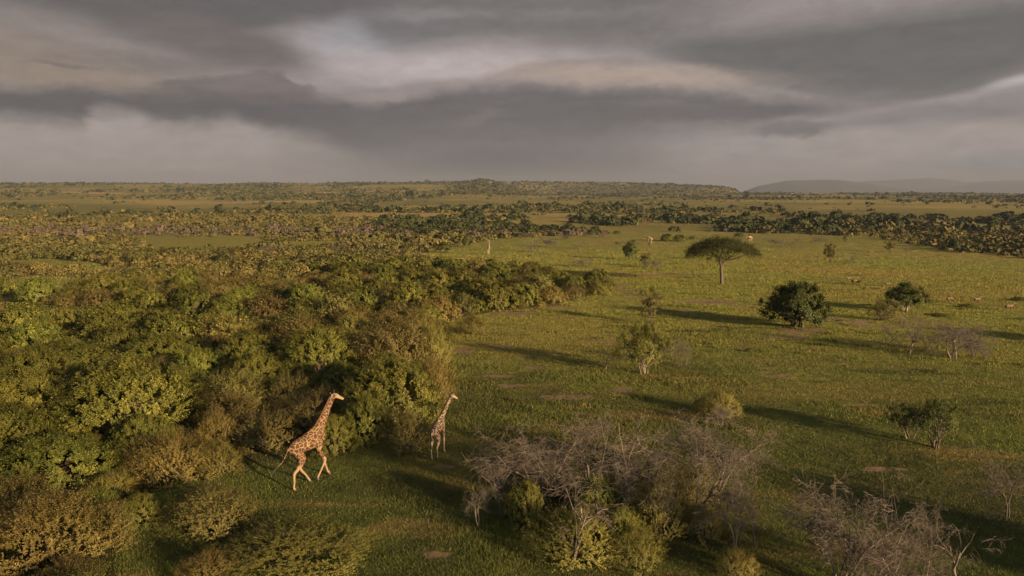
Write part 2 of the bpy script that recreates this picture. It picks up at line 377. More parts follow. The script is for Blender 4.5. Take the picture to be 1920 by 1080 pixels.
# ------------------------------------------------------------------ regions (outlined in the photograph, placed on the terrain)
WOOD = [(-500, 1300), (-500, 470), (0, 474), (300, 478), (560, 478), (740, 490), (860, 500), (1000, 520), (1060, 536), (1150, 545), (1100, 556), (1020, 576), (930, 583),
        (850, 600), (800, 640), (800, 690), (800, 740), (790, 775), (740, 820), (640, 842), (540, 850), (425, 885), (330, 905), (210, 960), (230, 1300)]
MEADOW = [(815, 505), (750, 480), (860, 462), (960, 446), (1200, 438), (1320, 434), (1440, 440), (1560, 452), (1700, 462), (1800, 474), (2600, 500), (2600, 1500), (700, 1500),
          (230, 1500), (210, 960), (425, 885), (640, 842), (790, 775), (800, 640), (850, 600), (1020, 576), (1150, 545), (1060, 536)]
SOIL = [(1210, 560, 60, 3.5), (1130, 536, 60, 4), (870, 658, 30, 7), (938, 650, 32, 3.5), (1060, 744, 85, 5), (1170, 731, 30, 5), (965, 588, 60, 4), (1050, 574, 35, 4), (1050, 524, 60, 5), (1090, 528, 35, 3),
        (1180, 546, 40, 4), (1260, 584, 45, 4), (1330, 566, 75, 5), (1400, 575, 45, 3), (1600, 607, 60, 7), (1550, 598, 50, 3), (1650, 612, 40, 4), (1500, 620, 55, 8), (1480, 632, 60, 4),
        (1110, 638, 14, 4), (1145, 640, 14, 5), (1580, 682, 16, 3), (1000, 690, 25, 4), (930, 705, 45, 4), (960, 722, 30, 5), (1560, 523, 25, 2), (1230, 516, 90, 2.2),
        (820, 1040, 40, 9), (830, 875, 30, 4), (1470, 706, 40, 4), (1450, 690, 25, 3), (1740, 606, 30, 2.5), (1600, 760, 50, 3), (1180, 838, 60, 5),
        (500, 1030, 40, 6), (1660, 880, 50, 5), (1350, 860, 40, 4), (70, 515, 40, 3), (20, 542, 30, 3)]
TANP = [[(610, 397), (720, 401), (900, 403), (1010, 408), (900, 410), (680, 407)], [(60, 358), (240, 361), (230, 364), (40, 362)], [(200, 374), (420, 378), (600, 376), (620, 379), (300, 384)],
        [(1000, 398), (1180, 404), (1180, 407), (1000, 403)], [(700, 398), (960, 401), (960, 404), (720, 404)], [(560, 361), (760, 357), (780, 359), (600, 364)]]
CLEAR = TANP + [[(660, 388), (760, 376), (900, 366), (1030, 368), (1030, 380), (900, 388), (720, 393)], [(60, 378), (400, 374), (480, 386), (330, 394), (120, 388), (0, 384)],
        [(1640, 388), (1760, 382), (1960, 388), (1960, 408), (1780, 414), (1660, 404)], [(1290, 397), (1480, 402), (1560, 408), (1400, 406), (1280, 401)],
        [(1020, 375), (1130, 372), (1240, 376), (1120, 380)], [(1180, 386), (1360, 384), (1420, 389), (1230, 392)], [(1500, 376), (1700, 372), (1720, 376), (1560, 380)],
        [(0, 488), (90, 484), (190, 492), (215, 503), (120, 512), (0, 505)], [(0, 526), (60, 515), (170, 522), (160, 545), (40, 556), (0, 548)], [(190, 520), (260, 500), (300, 508), (240, 530)],
        [(360, 515), (420, 508), (430, 516), (380, 522)], [(540, 455), (640, 452), (650, 458), (560, 462)]]

# ------------------------------------------------------------------ ground sheet
def soil_mask(px, py):
    m = np.zeros(px.shape)
    for cx, cy, rx, ry in SOIL:
        r = np.sqrt(((px - cx) / rx) ** 2 + ((py - cy) / ry) ** 2); m = np.maximum(m, .76 * sst(1.7, .35, r))
    return m
def build_ground():
    rad = np.concatenate([[0.0], np.geomspace(4, 19500, 880)])
    ang = np.radians(np.concatenate([np.arange(-42, 42, .22), np.arange(42, 318, 6)]))
    A, D = np.meshgrid(ang, rad); X = D * np.sin(A); Y = D * np.cos(A); Z = hgt(X, Y)
    nr, na = X.shape; V = np.stack([X, Y, Z], -1).reshape(-1, 3)
    i, j = np.meshgrid(np.arange(nr - 1), np.arange(na), indexing='ij'); j2 = (j + 1) % na
    Fa = np.stack([i * na + j, i * na + j2, (i + 1) * na + j2, (i + 1) * na + j], -1).reshape(-1, 4)
    px, py, dep = proj(V[:, 0], V[:, 1], V[:, 2]); ok = dep > 5; d = np.hypot(V[:, 0], V[:, 1])
    soil = soil_mask(px, py) * ok
    tan = np.zeros(len(V))
    jx = (fbm(V[:, 0], V[:, 1], 60, 2) - .5); 
    for p in TANP: tan = np.maximum(tan, inpoly(px + jx * 30, py + jx * 3, p) * .8)
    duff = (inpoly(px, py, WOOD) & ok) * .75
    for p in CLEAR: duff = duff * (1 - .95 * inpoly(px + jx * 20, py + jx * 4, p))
    far = sst(260, 520, d)
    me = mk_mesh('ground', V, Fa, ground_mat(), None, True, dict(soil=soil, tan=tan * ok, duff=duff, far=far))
    tag(obj('ground', me), kind='structure')
build_ground()

def build_hills():
    s = NT('hills'); g = s.n('ShaderNodeNewGeometry'); n = s.noise(g.outputs['Position'], .002, 6, .6)
    c = s.mix(s.ramp(n.outputs[0], .35, .65), c3(.03, .035, .025), c3(.06, .055, .035))
    p = s.n('ShaderNodeBsdfPrincipled'); s.L.new(c, p.inputs['Base Color']); p.inputs['Roughness'].default_value = 1; s.L.new(p.outputs[0], s.out.inputs[0])
    for dist, prof in ((10500, [(1370, 366), (1420, 348), (1470, 339), (1530, 336.5), (1570, 337), (1610, 343), (1650, 350), (1700, 357), (1760, 366)]),
                       (17500, [(1480, 366), (1560, 345), (1600, 340), (1660, 338), (1735, 334), (1775, 337), (1810, 343), (1850, 340), (1900, 339), (1960, 336), (2100, 345), (2250, 366)]),
                       (15000, [(1640, 366), (1740, 352), (1830, 345), (1880, 343), (1950, 340), (2050, 344), (2200, 366)])):
        xs = np.linspace(prof[0][0], prof[-1][0], 160); ys = np.interp(xs, *zip(*prof))
        k = np.hanning(9); k /= k.sum(); ys = np.convolve(np.pad(ys, 4, 'edge'), k, 'valid')
        ys = ys + (fbm(xs, xs * 0, 60, 8) - .5) * 3.2
        nt_ = 13; V = []
        for x, y in zip(xs, ys):
            zt = CAMH + (352.2 - y) / F * dist; X0 = (x - 960) / F * dist
            for q in range(nt_):
                t = q / (nt_ - 1) * 2 - 1; w = .5 + .5 * math.cos(math.pi * t)
                dd = dist + t * 2600; zz = -140 + (zt + 140) * w
                zz += (float(fbm(X0, dd, 900, 4)) - .5) * 80 * (w * (1 - w) * 4)
                V.append((X0 * dd / dist, dd, zz))
        V = np.array(V); n_ = len(xs)
        i, j = np.meshgrid(np.arange(n_ - 1), np.arange(nt_ - 1), indexing='ij')
        Fa = np.stack([i * nt_ + j, i * nt_ + j + 1, (i + 1) * nt_ + j + 1, (i + 1) * nt_ + j], -1).reshape(-1, 4)[:, ::-1]
        tag(obj('hills', mk_mesh('hills', V, Fa, s.m, None, True)), kind='structure')
build_hills()

# ------------------------------------------------------------------ foliage and wood generators
def nrm(v): return v / np.maximum(np.linalg.norm(v, axis=-1, keepdims=True), 1e-9)
def leaves(P, A, N_, L, Wd, rng):
    """rhombic folded leaves: base P, axis A, face normal N_"""
    A = nrm(A - N_ * np.sum(A * N_, 1)[:, None] * .75); S = nrm(np.cross(A, N_)); U = nrm(np.cross(S, A))
    mid = P + A * (L * .5)[:, None]
    V = np.stack([P, mid + S * (Wd * .5)[:, None] + U * (L * .08)[:, None], P + A * L[:, None], mid - S * (Wd * .5)[:, None] + U * (L * .08)[:, None]], 1).reshape(-1, 3)
    Fa = np.arange(len(P) * 4).reshape(-1, 4); return V, Fa
def shoots(C, O, r, rng, nsh, nlf, ll, lw, up=.5, spread=.9, out=.8, droop=0.0, tw=.0):
    """C clump centres, O outward directions, r clump radii -> leaves along shoots that radiate from each clump"""
    n = len(C); O2 = np.repeat(O, nsh, 0); C2 = np.repeat(C, nsh, 0); r2 = np.repeat(r, nsh); ct = np.repeat(rng.random(n), nsh)
    S = nrm(O2 * out + np.array([0, 0, up]) + rng.normal(0, spread, (n * nsh, 3)))
    st = C2 + rng.normal(0, .18, (n * nsh, 3)) * r2[:, None]; Ls = r2 * rng.uniform(.65, 1.15, n * nsh)
    t = np.tile(np.linspace(.25, 1, nlf), n * nsh); S3 = np.repeat(S, nlf, 0); st3 = np.repeat(st, nlf, 0); L3 = np.repeat(Ls, nlf)
    t = np.clip(t + rng.normal(0, .04, len(t)), .1, 1.05)
    Pp = st3 + S3 * (L3 * t)[:, None]; Pp[:, 2] -= droop * L3 * t ** 2
    rad = nrm(rng.normal(0, 1, Pp.shape)); A = nrm(S3 * .5 + rad * .9)
    rc = nrm(Pp - np.repeat(np.repeat(C, nsh, 0), nlf, 0))
    Nn = nrm(rng.normal(0, .26, Pp.shape) + np.array([0, 0, .15]) + np.repeat(O2, nlf, 0) * 1.0 + rc * .65)
    L = ll * rng.uniform(.7, 1.25, len(Pp)); Wd = lw * rng.uniform(.75, 1.2, len(Pp))
    V, Fa = leaves(Pp, A, Nn, L, Wd, rng)
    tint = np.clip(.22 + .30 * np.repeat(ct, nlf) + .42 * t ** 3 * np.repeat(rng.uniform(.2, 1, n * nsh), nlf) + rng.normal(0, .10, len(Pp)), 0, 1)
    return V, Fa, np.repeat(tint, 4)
def dome(rng, n, Rx, Hh, low=.1, inner=.12, lob=.22, base=0.0):
    """clump centres over an uneven dome plus some inside"""
    k = np.arange(n) + .5; zf = low + (1 - low) * (1 - (k / n) ** 1.7); ph = k * 2.39996 + rng.random() * 6
    rr = np.sqrt(np.clip(1 - zf ** 2.4, 0, 1)); rr = np.maximum(rr, .05)
    O = np.stack([rr * np.cos(ph), rr * np.sin(ph), zf], -1) + rng.normal(0, .045, (n, 3))
    lobv = 1 + lob * np.sin(ph * 3 + rng.random() * 6) * .5 + lob * rng.normal(0, .45, n)
    C = O * np.array([Rx, Rx, Hh]) * lobv[:, None] * .86; C[:, 2] += base
    ins = rng.random(n) < inner; C[ins] *= np.array([.6, .6, .62])
    C[:, 2] = np.maximum(C[:, 2], .25)
    return C, nrm(O * np.array([1 / Rx, 1 / Rx, 1 / Hh]))
def tube(poly, rad, sides=5):
    poly = np.asarray(poly, float); n = len(poly); rad = np.asarray(rad, float)
    T = np.gradient(poly, axis=0); T = nrm(T); ref = np.array([.31, .2, .93]); 
    Nn = np.cross(T, ref); bad = np.linalg.norm(Nn, axis=1) < .1; Nn[bad] = np.cross(T[bad], [1, 0, 0]); Nn = nrm(Nn); B = np.cross(T, Nn)
    a = np.linspace(0, 2 * np.pi, sides, endpoint=False)
    V = (poly[:, None] + rad[:, None, None] * (np.cos(a)[None, :, None] * Nn[:, None] + np.sin(a)[None, :, None] * B[:, None])).reshape(-1, 3)
    i, j = np.meshgrid(np.arange(n - 1), np.arange(sides), indexing='ij'); j2 = (j + 1) % sides
    Fa = np.stack([i * sides + j, i * sides + j2, (i + 1) * sides + j2, (i + 1) * sides + j], -1).reshape(-1, 4)
    return V, Fa
class Wood:
    def __init__(s): s.V = []; s.F = []; s.T = []; s.n = 0
    def add(s, poly, r0, r1, sides=5, tint=.5):
        rad = np.linspace(r0, r1, len(poly)); V, Fa = tube(poly, rad, sides)
        s.V.append(V); s.F.append(Fa + s.n); s.n += len(V); s.T.append(np.full(len(V), tint))
    def mesh(s, name, mat): return mk_mesh(name, np.concatenate(s.V), np.concatenate(s.F), mat, np.concatenate(s.T), True)
def wander(rng, p, d, L, n, curl=.25, up=0.0):
    pts = [np.array(p, float)]; d = nrm(np.array(d, float))
    for i in range(n):
        d = nrm(d + rng.normal(0, curl, 3) + np.array([0, 0, up])); pts.append(pts[-1] + d * L / n)
    return np.array(pts), d
def dead_tree(seed, H=3.6, spread=3.4, stems=3, dens=1.0, twig=.009, sides=4, flat=.6):
    """twisted, leafless thorn tree with a wide tangle of arching twigs"""
    rng = np.random.default_rng(seed); w = Wood()
    def grow(p, d, L, r, lev):
        n = 5 if lev < 3 else 4
        up = {0: .06, 1: -.02, 2: -.06, 3: -.08}.get(lev, -.05) * (1 if d[2] > -.2 else -1)
        if p[2] > H * .85: up = -.14
        pts, d2 = wander(rng, p, d, L, n, .20 if lev < 2 else .26, up)
        r1 = r * .55; w.add(pts, r, r1, 6 if lev == 0 else (5 if lev == 1 else (sides if lev < 4 else 3)), rng.uniform(.2, 1))
        if lev >= 5: return
        kids = [0, 0, 0, 0, 0][lev] + int(rng.poisson({0: 3.4, 1: 3.6, 2: 3.6, 3: 3.3, 4: 1.9}[lev] * dens)) 
        kids = max(kids, 2 if lev < 4 else 0)
        for k in range(kids):
            t = rng.uniform(.35, 1) if lev else rng.uniform(.6, 1)
            i = min(int(t * n), n); q = pts[i]
            ax = nrm(rng.normal(0, 1, 3)); ax[2] *= .5
            dd = nrm(d2 * .75 + ax * (.75 if lev else .95) + np.array([0, 0, .12 if lev < 2 else -.05]))
            dd[2] *= flat if lev >= 1 else 1
            grow(q, dd, L * rng.uniform(.52, .82), r1 * rng.uniform(.55, .85) if lev < 3 else max(twig * .55, r1 * .7), lev + 1)
    for k in range(stems):
        a = rng.uniform(0, 6.28); lean = rng.uniform(.1, .55)
        grow(np.array([rng.normal(0, .12), rng.normal(0, .12), -.25]), np.array([math.cos(a) * lean, math.sin(a) * lean, 1]), H * rng.uniform(.42, .55), .058 * rng.uniform(.7, 1.1), 0)
    V = np.concatenate(w.V); ext = np.percentile(np.hypot(V[:, 0], V[:, 1]), 96); zt = np.percentile(V[:, 2], 99)
    sx, sz = spread / 2 / ext, H / zt
    for a in w.V: a[:, 0] *= sx; a[:, 1] *= sx; a[:, 2] *= sz
    return w
def join(*parts):
    V = []; Fa = []; T = []; n = 0
    for v, f, t in parts: V.append(v); Fa.append(f + n); T.append(t); n += len(v)
    return np.concatenate(V), np.concatenate(Fa), np.concatenate(T)
def branches(rng, C, n_main, base_z=-.2, r0=.10, reach=.7, base_sp=.15, mid=.45, sides=6, frac=1.0):
    """stems from the ground that fork towards the clump centres C"""
    w = Wood(); ks = rng.choice(len(C), n_main, replace=False); mains = []
    for k in ks:
        b = np.array([rng.normal(0, base_sp), rng.normal(0, base_sp), base_z]); e = C[k] * reach
        m = b * (1 - mid) + e * mid; m[:2] = m[:2] * .75 + rng.normal(0, .12, 2); m2 = (m + e) / 2 + rng.normal(0, .15, 3)
        p = np.array([b, b * .5 + m * .5 + rng.normal(0, .05, 3), m, m2, e]); w.add(p, r0 * rng.uniform(.7, 1.1), r0 * .25, sides, rng.uniform(.2, 1)); mains.append(p)
    for c in C:
        if rng.random() > frac: continue
        p = mains[rng.integers(len(mains))] if rng.random() < .3 else mains[int(np.argmin([np.linalg.norm(q[-1] - c) for q in mains]))]
        s = p[rng.integers(2, 5)]; c = c * .88; m = (s + c) / 2 + rng.normal(0, .12, 3); w.add(np.array([s, m, c]), r0 * .28, r0 * .08, 4, rng.uniform(.2, 1))
    return w

# species: each returns (parts, half width, height); parts = [(name, mesh), ...]
def sp_bush(seed, mat, Rx, Hh, ncl, rcl, nsh, nlf, ll, lw, up, spread, out, low=.08, droop=0, stems=6, lob=.22, bark='bark', inner=.12, base=0):
    rng = np.random.default_rng(seed); C, O = dome(rng, ncl, Rx, Hh, low, inner, lob, base)
    r = rcl * rng.uniform(.75, 1.25, len(C)); V, Fa, T = shoots(C, O, r, rng, nsh, nlf, ll, lw, up, spread, out, droop)
    V[:, 2] = np.maximum(V[:, 2], .02)
    parts = [('foliage', mk_mesh('foliage', V, Fa, M[mat], T))]
    if stems: parts.append(('stems', branches(rng, C * .7, stems, r0=.032 * Rx, frac=.4).mesh('stems', M[bark])))
    hw = float(np.percentile(np.hypot(V[:, 0], V[:, 1]), 97)); ht = float(np.percentile(V[:, 2], 99.3))
    return parts, hw, ht
SP = {}
for i in range(4):      # close ones, small leaves
    SP['green_near%d' % i] = sp_bush(100 + i, 'green', 3.0, 3.4, 185, .50, 24, 13, .096, .064, .55, .5, 1.2, stems=5, lob=.10)
    SP['gold_near%d' % i] = sp_bush(120 + i, 'gold', 2.4, 2.6, 95, .78, 18, 18, .076, .046, .8, .55, 1.0, stems=9, lob=.2)
    SP['olive_near%d' % i] = sp_bush(140 + i, 'olive', 2.4, 2.6, 85, .75, 18, 15, .09, .055, .7, .75, .8, stems=10, lob=.35)
for i in range(4):      # middle distance
    SP['green_mid%d' % i] = sp_bush(200 + i, 'green', 3.0, 3.2, 125, .56, 13, 8, .19, .13, .55, .5, 1.2, stems=4, lob=.10)
    SP['gold_mid%d' % i] = sp_bush(220 + i, 'gold', 2.4, 2.3, 70, .72, 12, 9, .17, .105, .8, .55, 1.0, stems=5, lob=.2)
    SP['olive_mid%d' % i] = sp_bush(240 + i, 'olive', 2.5, 2.4, 60, .8, 12, 8, .19, .12, .7, .75, .8, stems=5, lob=.35)
for i in range(3):
    SP['green_far%d' % i] = sp_bush(260 + i, 'green', 3.0, 3.0, 70, .68, 8, 5, .36, .26, .55, .5, 1.2, stems=0, lob=.10)
    SP['gold_far%d' % i] = sp_bush(270 + i, 'gold', 2.6, 2.3, 34, .95, 8, 5, .38, .26, .8, .6, .9, stems=0, lob=.3)
    SP['olive_far%d' % i] = sp_bush(280 + i, 'olive', 2.6, 2.4, 34, .95, 8, 5, .40, .27, .7, .75, .8, stems=0, lob=.3)
for i in range(5):
    w = dead_tree(300 + i, 3.6, 4.6, 2 + i % 3, 1.0); SP['dead_near%d' % i] = ([('branches', w.mesh('branches', M['dead']))], 2.3, 3.6)
for i in range(3):
    w = dead_tree(330 + i, 3.2, 4.4, 3, .86, .022, 3); SP['dead_mid%d' % i] = ([('branches', w.mesh('branches', M['dead']))], 2.2, 3.2)

def sp_tree(seed, mat, Rx, Hh, z0, ncl, rcl, nsh, nlf, ll, lw, stems, bark, r0, up=.6, spread=.6, low=.0, lob=.2, base_sp=.15, under=.25):
    """crown that starts at z0 over visible stems"""
    rng = np.random.default_rng(seed); C, O = dome(rng, ncl, Rx, Hh - z0, low, .25, lob)
    C[:, 2] = C[:, 2] - .25 + z0 + rng.normal(0, under, len(C)); C[:, 2] = np.minimum(C[:, 2], Hh - rcl * .6)
    r = rcl * rng.uniform(.75, 1.25, len(C)); V, Fa, T = shoots(C, O, r, rng, nsh, nlf, ll, lw, up, spread, .9)
    parts = [('crown', mk_mesh('crown', V, Fa, M[mat], T)), ('trunk', branches(rng, C, stems, r0=r0, base_sp=base_sp, reach=.92, mid=.4).mesh('trunk', M[bark]))]
    return parts, float(np.percentile(np.hypot(V[:, 0], V[:, 1]), 97)), float(np.percentile(V[:, 2], 99.3))
SP['round_tree'] = sp_tree(401, 'dark', 3.2, 4.6, 1.1, 130, .68, 20, 9, .21, .14, 9, 'bark', .13, base_sp=.5)
SP['spread_tree'] = sp_tree(402, 'dark', 2.7, 4.2, 1.5, 90, .62, 18, 9, .20, .13, 5, 'pale_bark', .13, base_sp=.2)
SP['scruffy_tree'] = sp_tree(403, 'olive', 2.3, 2.7, .6, 60, .6, 9, 9, .13, .08, 8, 'bark', .08, spread=.9, lob=.4, base_sp=.4)
SP['pale_stem_tree'] = sp_tree(404, 'green', 2.5, 3.8, 1.4, 75, .55, 13, 10, .13, .08, 8, 'pale_bark', .06, base_sp=.35, lob=.3)
SP['sparse_tree'] = sp_tree(405, 'olive', 1.4, 3.8, 1.5, 34, .55, 10, 9, .15, .09, 4, 'bark', .08, base_sp=.15, lob=.4, under=.4)
SP['flat_tree'] = sp_tree(406, 'dark', 2.4, 3.1, 1.75, 55, .52, 10, 10, .13, .08, 6, 'bark', .09, base_sp=.2, lob=.35, up=.3)
SP['small_tree'] = sp_tree(407, 'dark', 1.7, 3.4, .9, 50, .6, 10, 7, .22, .14, 4, 'bark', .10)
SP['brown_tree'] = sp_tree(408, 'olive', 1.5, 3.6, 1.0, 40, .6, 9, 7, .2, .12, 4, 'bark', .08, lob=.35)
SP['thorn_tree'] = sp_tree(409, 'dark', 2.6, 3.2, 2.2, 40, .6, 10, 7, .22, .13, 4, 'bark', .10, up=.2)
def sp_acacia():
    rng = np.random.default_rng(500); H = 8.6; Rr = 6.7; w = Wood()
    tr = np.array([[0.15, 0, -.3], [.05, 0, 1.2], [-.05, .05, 2.6], [-.1, .05, 3.3]]); w.add(tr, .36, .24, 10, .5)
    w.add(np.array([[.1, 0, .6], [.45, .1, 1.2], [.55, .1, 1.7]]), .13, .06, 6, .6); w.add(np.array([[0, 0, .8], [-.35, -.1, 1.3], [-.4, 0, 1.6]]), .08, .04, 5, .4)
    n = 190; k = np.arange(n) + .5; rr = np.sqrt(k / n) * Rr; ph = k * 2.39996
    rr = rr * (1 + .10 * np.sin(ph * 3 + 1) + rng.normal(0, .05, n)); x = rr * np.cos(ph); y = rr * np.sin(ph)
    q = np.clip(rr / Rr, 0, 1.1); z = H - .55 - 2.3 * q ** 2.1 + rng.normal(0, .2, n) + .9 * (fbm(x, y, 2.5, 3) - .5)
    C = np.stack([x + .1 * x / Rr, y, z], -1)
    # arms
    tips = []
    for a, L_, zz in ((170, 4.2, 5.9), (150, 2.6, 6.6), (200, 2.2, 6.4), (115, 3.0, 6.5), (20, 4.3, 5.9), (50, 3.2, 6.5), (-15, 2.8, 6.3), (-60, 3.4, 6.2), (-110, 3.2, 6.2), (80, 1.2, 7.0), (-30, 4.6, 5.8), (230, 3.9, 6.0)):
        e = np.array([L_ * math.cos(R(a)), L_ * math.sin(R(a)), zz]); left = math.cos(R(a)) < 0
        s0 = tr[3]; s1 = np.array([-.55, 0, 4.9]) if left else np.array([.75, 0, 4.5])
        w.add(np.array([s0, (s0 + s1) / 2 + rng.normal(0, .06, 3), s1]), .22, .15, 8, .4)
        m = s1 * .45 + e * .55; m[2] -= .15; w.add(np.array([s1, (s1 + m) / 2 + rng.normal(0, .12, 3), m, e]), .14, .05, 6, .5); tips += [m, e]
    tips = np.array(tips)
    for c in C:
        d_ = np.linalg.norm(tips - c, axis=1); s = tips[int(np.argmin(d_ + rng.random(len(tips)) * .8))]
        w.add(np.array([s, (s + c) / 2 + rng.normal(0, .12, 3) + np.array([0, 0, -.1]), c]), .045, .015, 3, .5)
    O = nrm(np.stack([x / Rr * .5, y / Rr * .5, np.ones(n)], -1))
    V, Fa, T = shoots(C, O, np.full(n, .75) * rng.uniform(.8, 1.25, n), rng, 32, 8, .17, .09, .1, .95, .35)
    V[:, 2] = C[:, 2].min() - .5 + np.maximum(V[:, 2] - (C[:, 2].min() - .5), 0)
    return [('crown', mk_mesh('crown', V, Fa, M['acacia'], T)), ('trunk', w.mesh('trunk', M['bark']))], 6.9, 8.6
SP['acacia'] = sp_acacia()

NAME = {}
def put(species, x, y, width, height, label, cat, group=None, name='bush', rz=None, lean=0, zoff=0.0):
    parts, hw, ht = SP[species]
    e = bpy.data.objects.new(name, None); col.objects.link(e); e.empty_display_size = .3
    e.location = (x, y, float(hgt(x, y)) + zoff); e.rotation_euler = (lean * .3, lean, rnd.uniform(0, 6.28) if rz is None else rz)
    sx = width / (2 * hw); sz = height / ht; e.scale = (sx, sx, sz)
    for nm, me in parts: obj(nm, me, e)
    tag(e, label, cat, group); return e
def put_px(species, px, py, wpx, top, label, cat, group=None, name='bush', rz=None, hmin=.4, lean=0):
    """base at photo point (px,py), crown wpx wide, top at photo row top"""
    x, y, z = at(px, py); dep = proj(x, y, z)[2]; wd = wpx / F * dep
    if species.split('_')[0] in ('green', 'gold', 'olive'):     # py is the front foot of the bush, its middle stands behind
        dd_ = math.hypot(x, y); k_ = 1 + .36 * wd / dd_; x *= k_; y *= k_; z = float(hgt(x, y)); dep = proj(x, y, z)[2]; wd = wpx / F * dep
    r = ray(px, top); k = y / r[1]; h = max(hmin, CAMH + r[2] * k - z)
    # the silhouette top of a round crown seen from above lies behind its axis
    return put(species, x, y, float(wd), float(h), label, cat, group, name, rz, lean), (x, y, float(wd) / 2)

# ------------------------------------------------------------------ individual plants seen in the photograph
placed = []
def P_(sp, px, py, w, top, label, cat='bush', group=None, name=None, rz=None, lean=0):
    nm = name or {'green': 'green_bush', 'gold': 'golden_shrub', 'olive': 'olive_shrub', 'dead': 'dead_tree'}.get(sp.split('_')[0], 'tree')
    e, c = put_px(sp, px, py, w, top, label, cat, group, nm, rz, lean=lean); placed.append(c); return e
# lone trees of the meadow
P_('acacia', 1352, 533, 132, 446, 'flat-topped umbrella acacia standing alone on the open meadow', 'tree', name='acacia_tree', rz=0)
P_('round_tree', 1490, 612, 118, 531, 'dense round dark green tree with several trunks on bare soil', 'tree', name='round_tree', rz=.4)
P_('spread_tree', 1697, 584, 78, 531, 'small dark tree with forked pale trunk beside a scruffy bush', 'tree', name='spreading_tree', rz=1.0)
P_('scruffy_tree', 1655, 600, 66, 560, 'scruffy brownish bush leaning against the small forked tree', 'bush', name='scruffy_bush')
P_('pale_stem_tree', 1208, 700, 112, 606, 'light green tree on several pale stems with dead trees at its right', 'tree', name='pale_stemmed_tree', rz=.3)
P_('sparse_tree', 1218, 607, 52, 540, 'thin upright sparse tree just behind the pale stemmed tree', 'tree', name='sparse_tree')
P_('flat_tree', 1752, 840, 110, 750, 'dark flat-crowned tree with crooked trunk near the right edge', 'tree', name='flat_crowned_tree', rz=2)
P_('flat_tree', 1705, 822, 92, 762, 'low dark side tree with lopsided crown touching the flat-crowned tree', 'tree', name='flat_crowned_tree', rz=4)
P_('small_tree', 1180, 487, 30, 452, 'small round dark tree between two grey thickets on the far meadow', 'tree', name='small_tree')
P_('brown_tree', 1210, 500, 24, 474, 'brownish tree rising from a grey thicket on the far meadow', 'tree', name='small_tree')
P_('brown_tree', 1555, 492, 28, 457, 'brown upright little tree alone to the right of the acacia', 'tree', name='small_tree')
P_('brown_tree', 766, 494, 34, 456, 'dark brown-green tree at the corner where thicket meets meadow', 'tree', name='small_tree')
P_('small_tree', 874, 464, 18, 442, 'small bushy tree left of the pale standing giraffe', 'tree', name='small_tree')
P_('small_tree', 833, 474, 34, 453, 'low twin-crowned tree at the far left end of the meadow', 'tree', name='small_tree')
P_('thorn_tree', 1384, 452, 20, 436, 'tiny flat-topped thorn tree near the far edge of the meadow', 'tree', name='thorn_tree')
P_('brown_tree', 1218, 465, 9, 450, 'thin little tree that the far bending giraffe stands behind', 'tree', name='small_tree')
P_('small_tree', 1188, 455, 8, 449, 'tiny dark shrub above the small round tree', 'bush', name='small_bush')
P_('small_tree', 1405, 449, 7, 439, 'tiny dark bush in front of the far pale giraffe', 'bush', name='small_bush')
P_('brown_tree', 1585, 455, 12, 440, 'slim little tree at the far right of the meadow', 'tree', name='small_tree')
P_('brown_tree', 1668, 473, 24, 452, 'dark leaning bush before the right hand hedge of shrubs', 'bush', name='small_bush')
P_('small_tree', 1785, 470, 30, 447, 'green bush sticking out of the hedge of shrubs', 'bush', name='small_bush')
for (px, py, w, top, lb) in ((1250, 453, 26, 438, 'green half of the rounded far bush clump, left one'), (1275, 453, 28, 440, 'green half of the rounded far bush clump, right one'),
                             (1299, 449, 16, 443, 'low round shrub just right of the far bush clump')):
    P_('green_far0', px, py, w, top, lb)
P_('olive_mid1', 1300, 486, 32, 472, 'dark low shrub half hidden by the left end of the acacia crown')
P_('gold_near0', 885, 629, 70, 591, 'golden rounded shrub standing free of the thicket edge')
P_('gold_near1', 1347, 786, 88, 731, 'golden bush alone in the middle of the meadow with long shadow')
P_('gold_near2', 1315, 775, 40, 745, 'small twiggy shrub on the left side of the lone golden bush')
# foreground green bushes among the dead trees
P_('gold_near3', 1080, 1068, 190, 955, 'yellow green bush under pale dead branches at the bottom edge')
P_('green_near0', 1160, 1050, 110, 955, 'fresh green leafy bush right of the bottom yellow green bush')
P_('gold_near0', 1235, 1020, 130, 905, 'tall yellow green sprouting bush amid the tangle of dead trees')
P_('green_near2', 1056, 935, 64, 878, 'dark green bush behind arching dead branches')
P_('gold_near1', 1310, 1015, 90, 945, 'low leafy green bush in front of dead tree trunks')
P_('gold_near2', 1380, 1095, 90, 1030, 'small yellow green bush at the bottom edge below a forked dead tree')
P_('green_near1', 985, 1000, 90, 905, 'dark green bush at the left end of the dead trees')
P_('green_near3', 1120, 985, 110, 895, 'green leafy bush deep inside the dead tree tangle')
P_('olive_near2', 1300, 955, 110, 870, 'olive bush half hidden by grey branches at the right of the tangle')
P_('gold_near3', 1185, 1075, 120, 985, 'low yellow green bush at the bottom edge beneath the dead tree tangle')
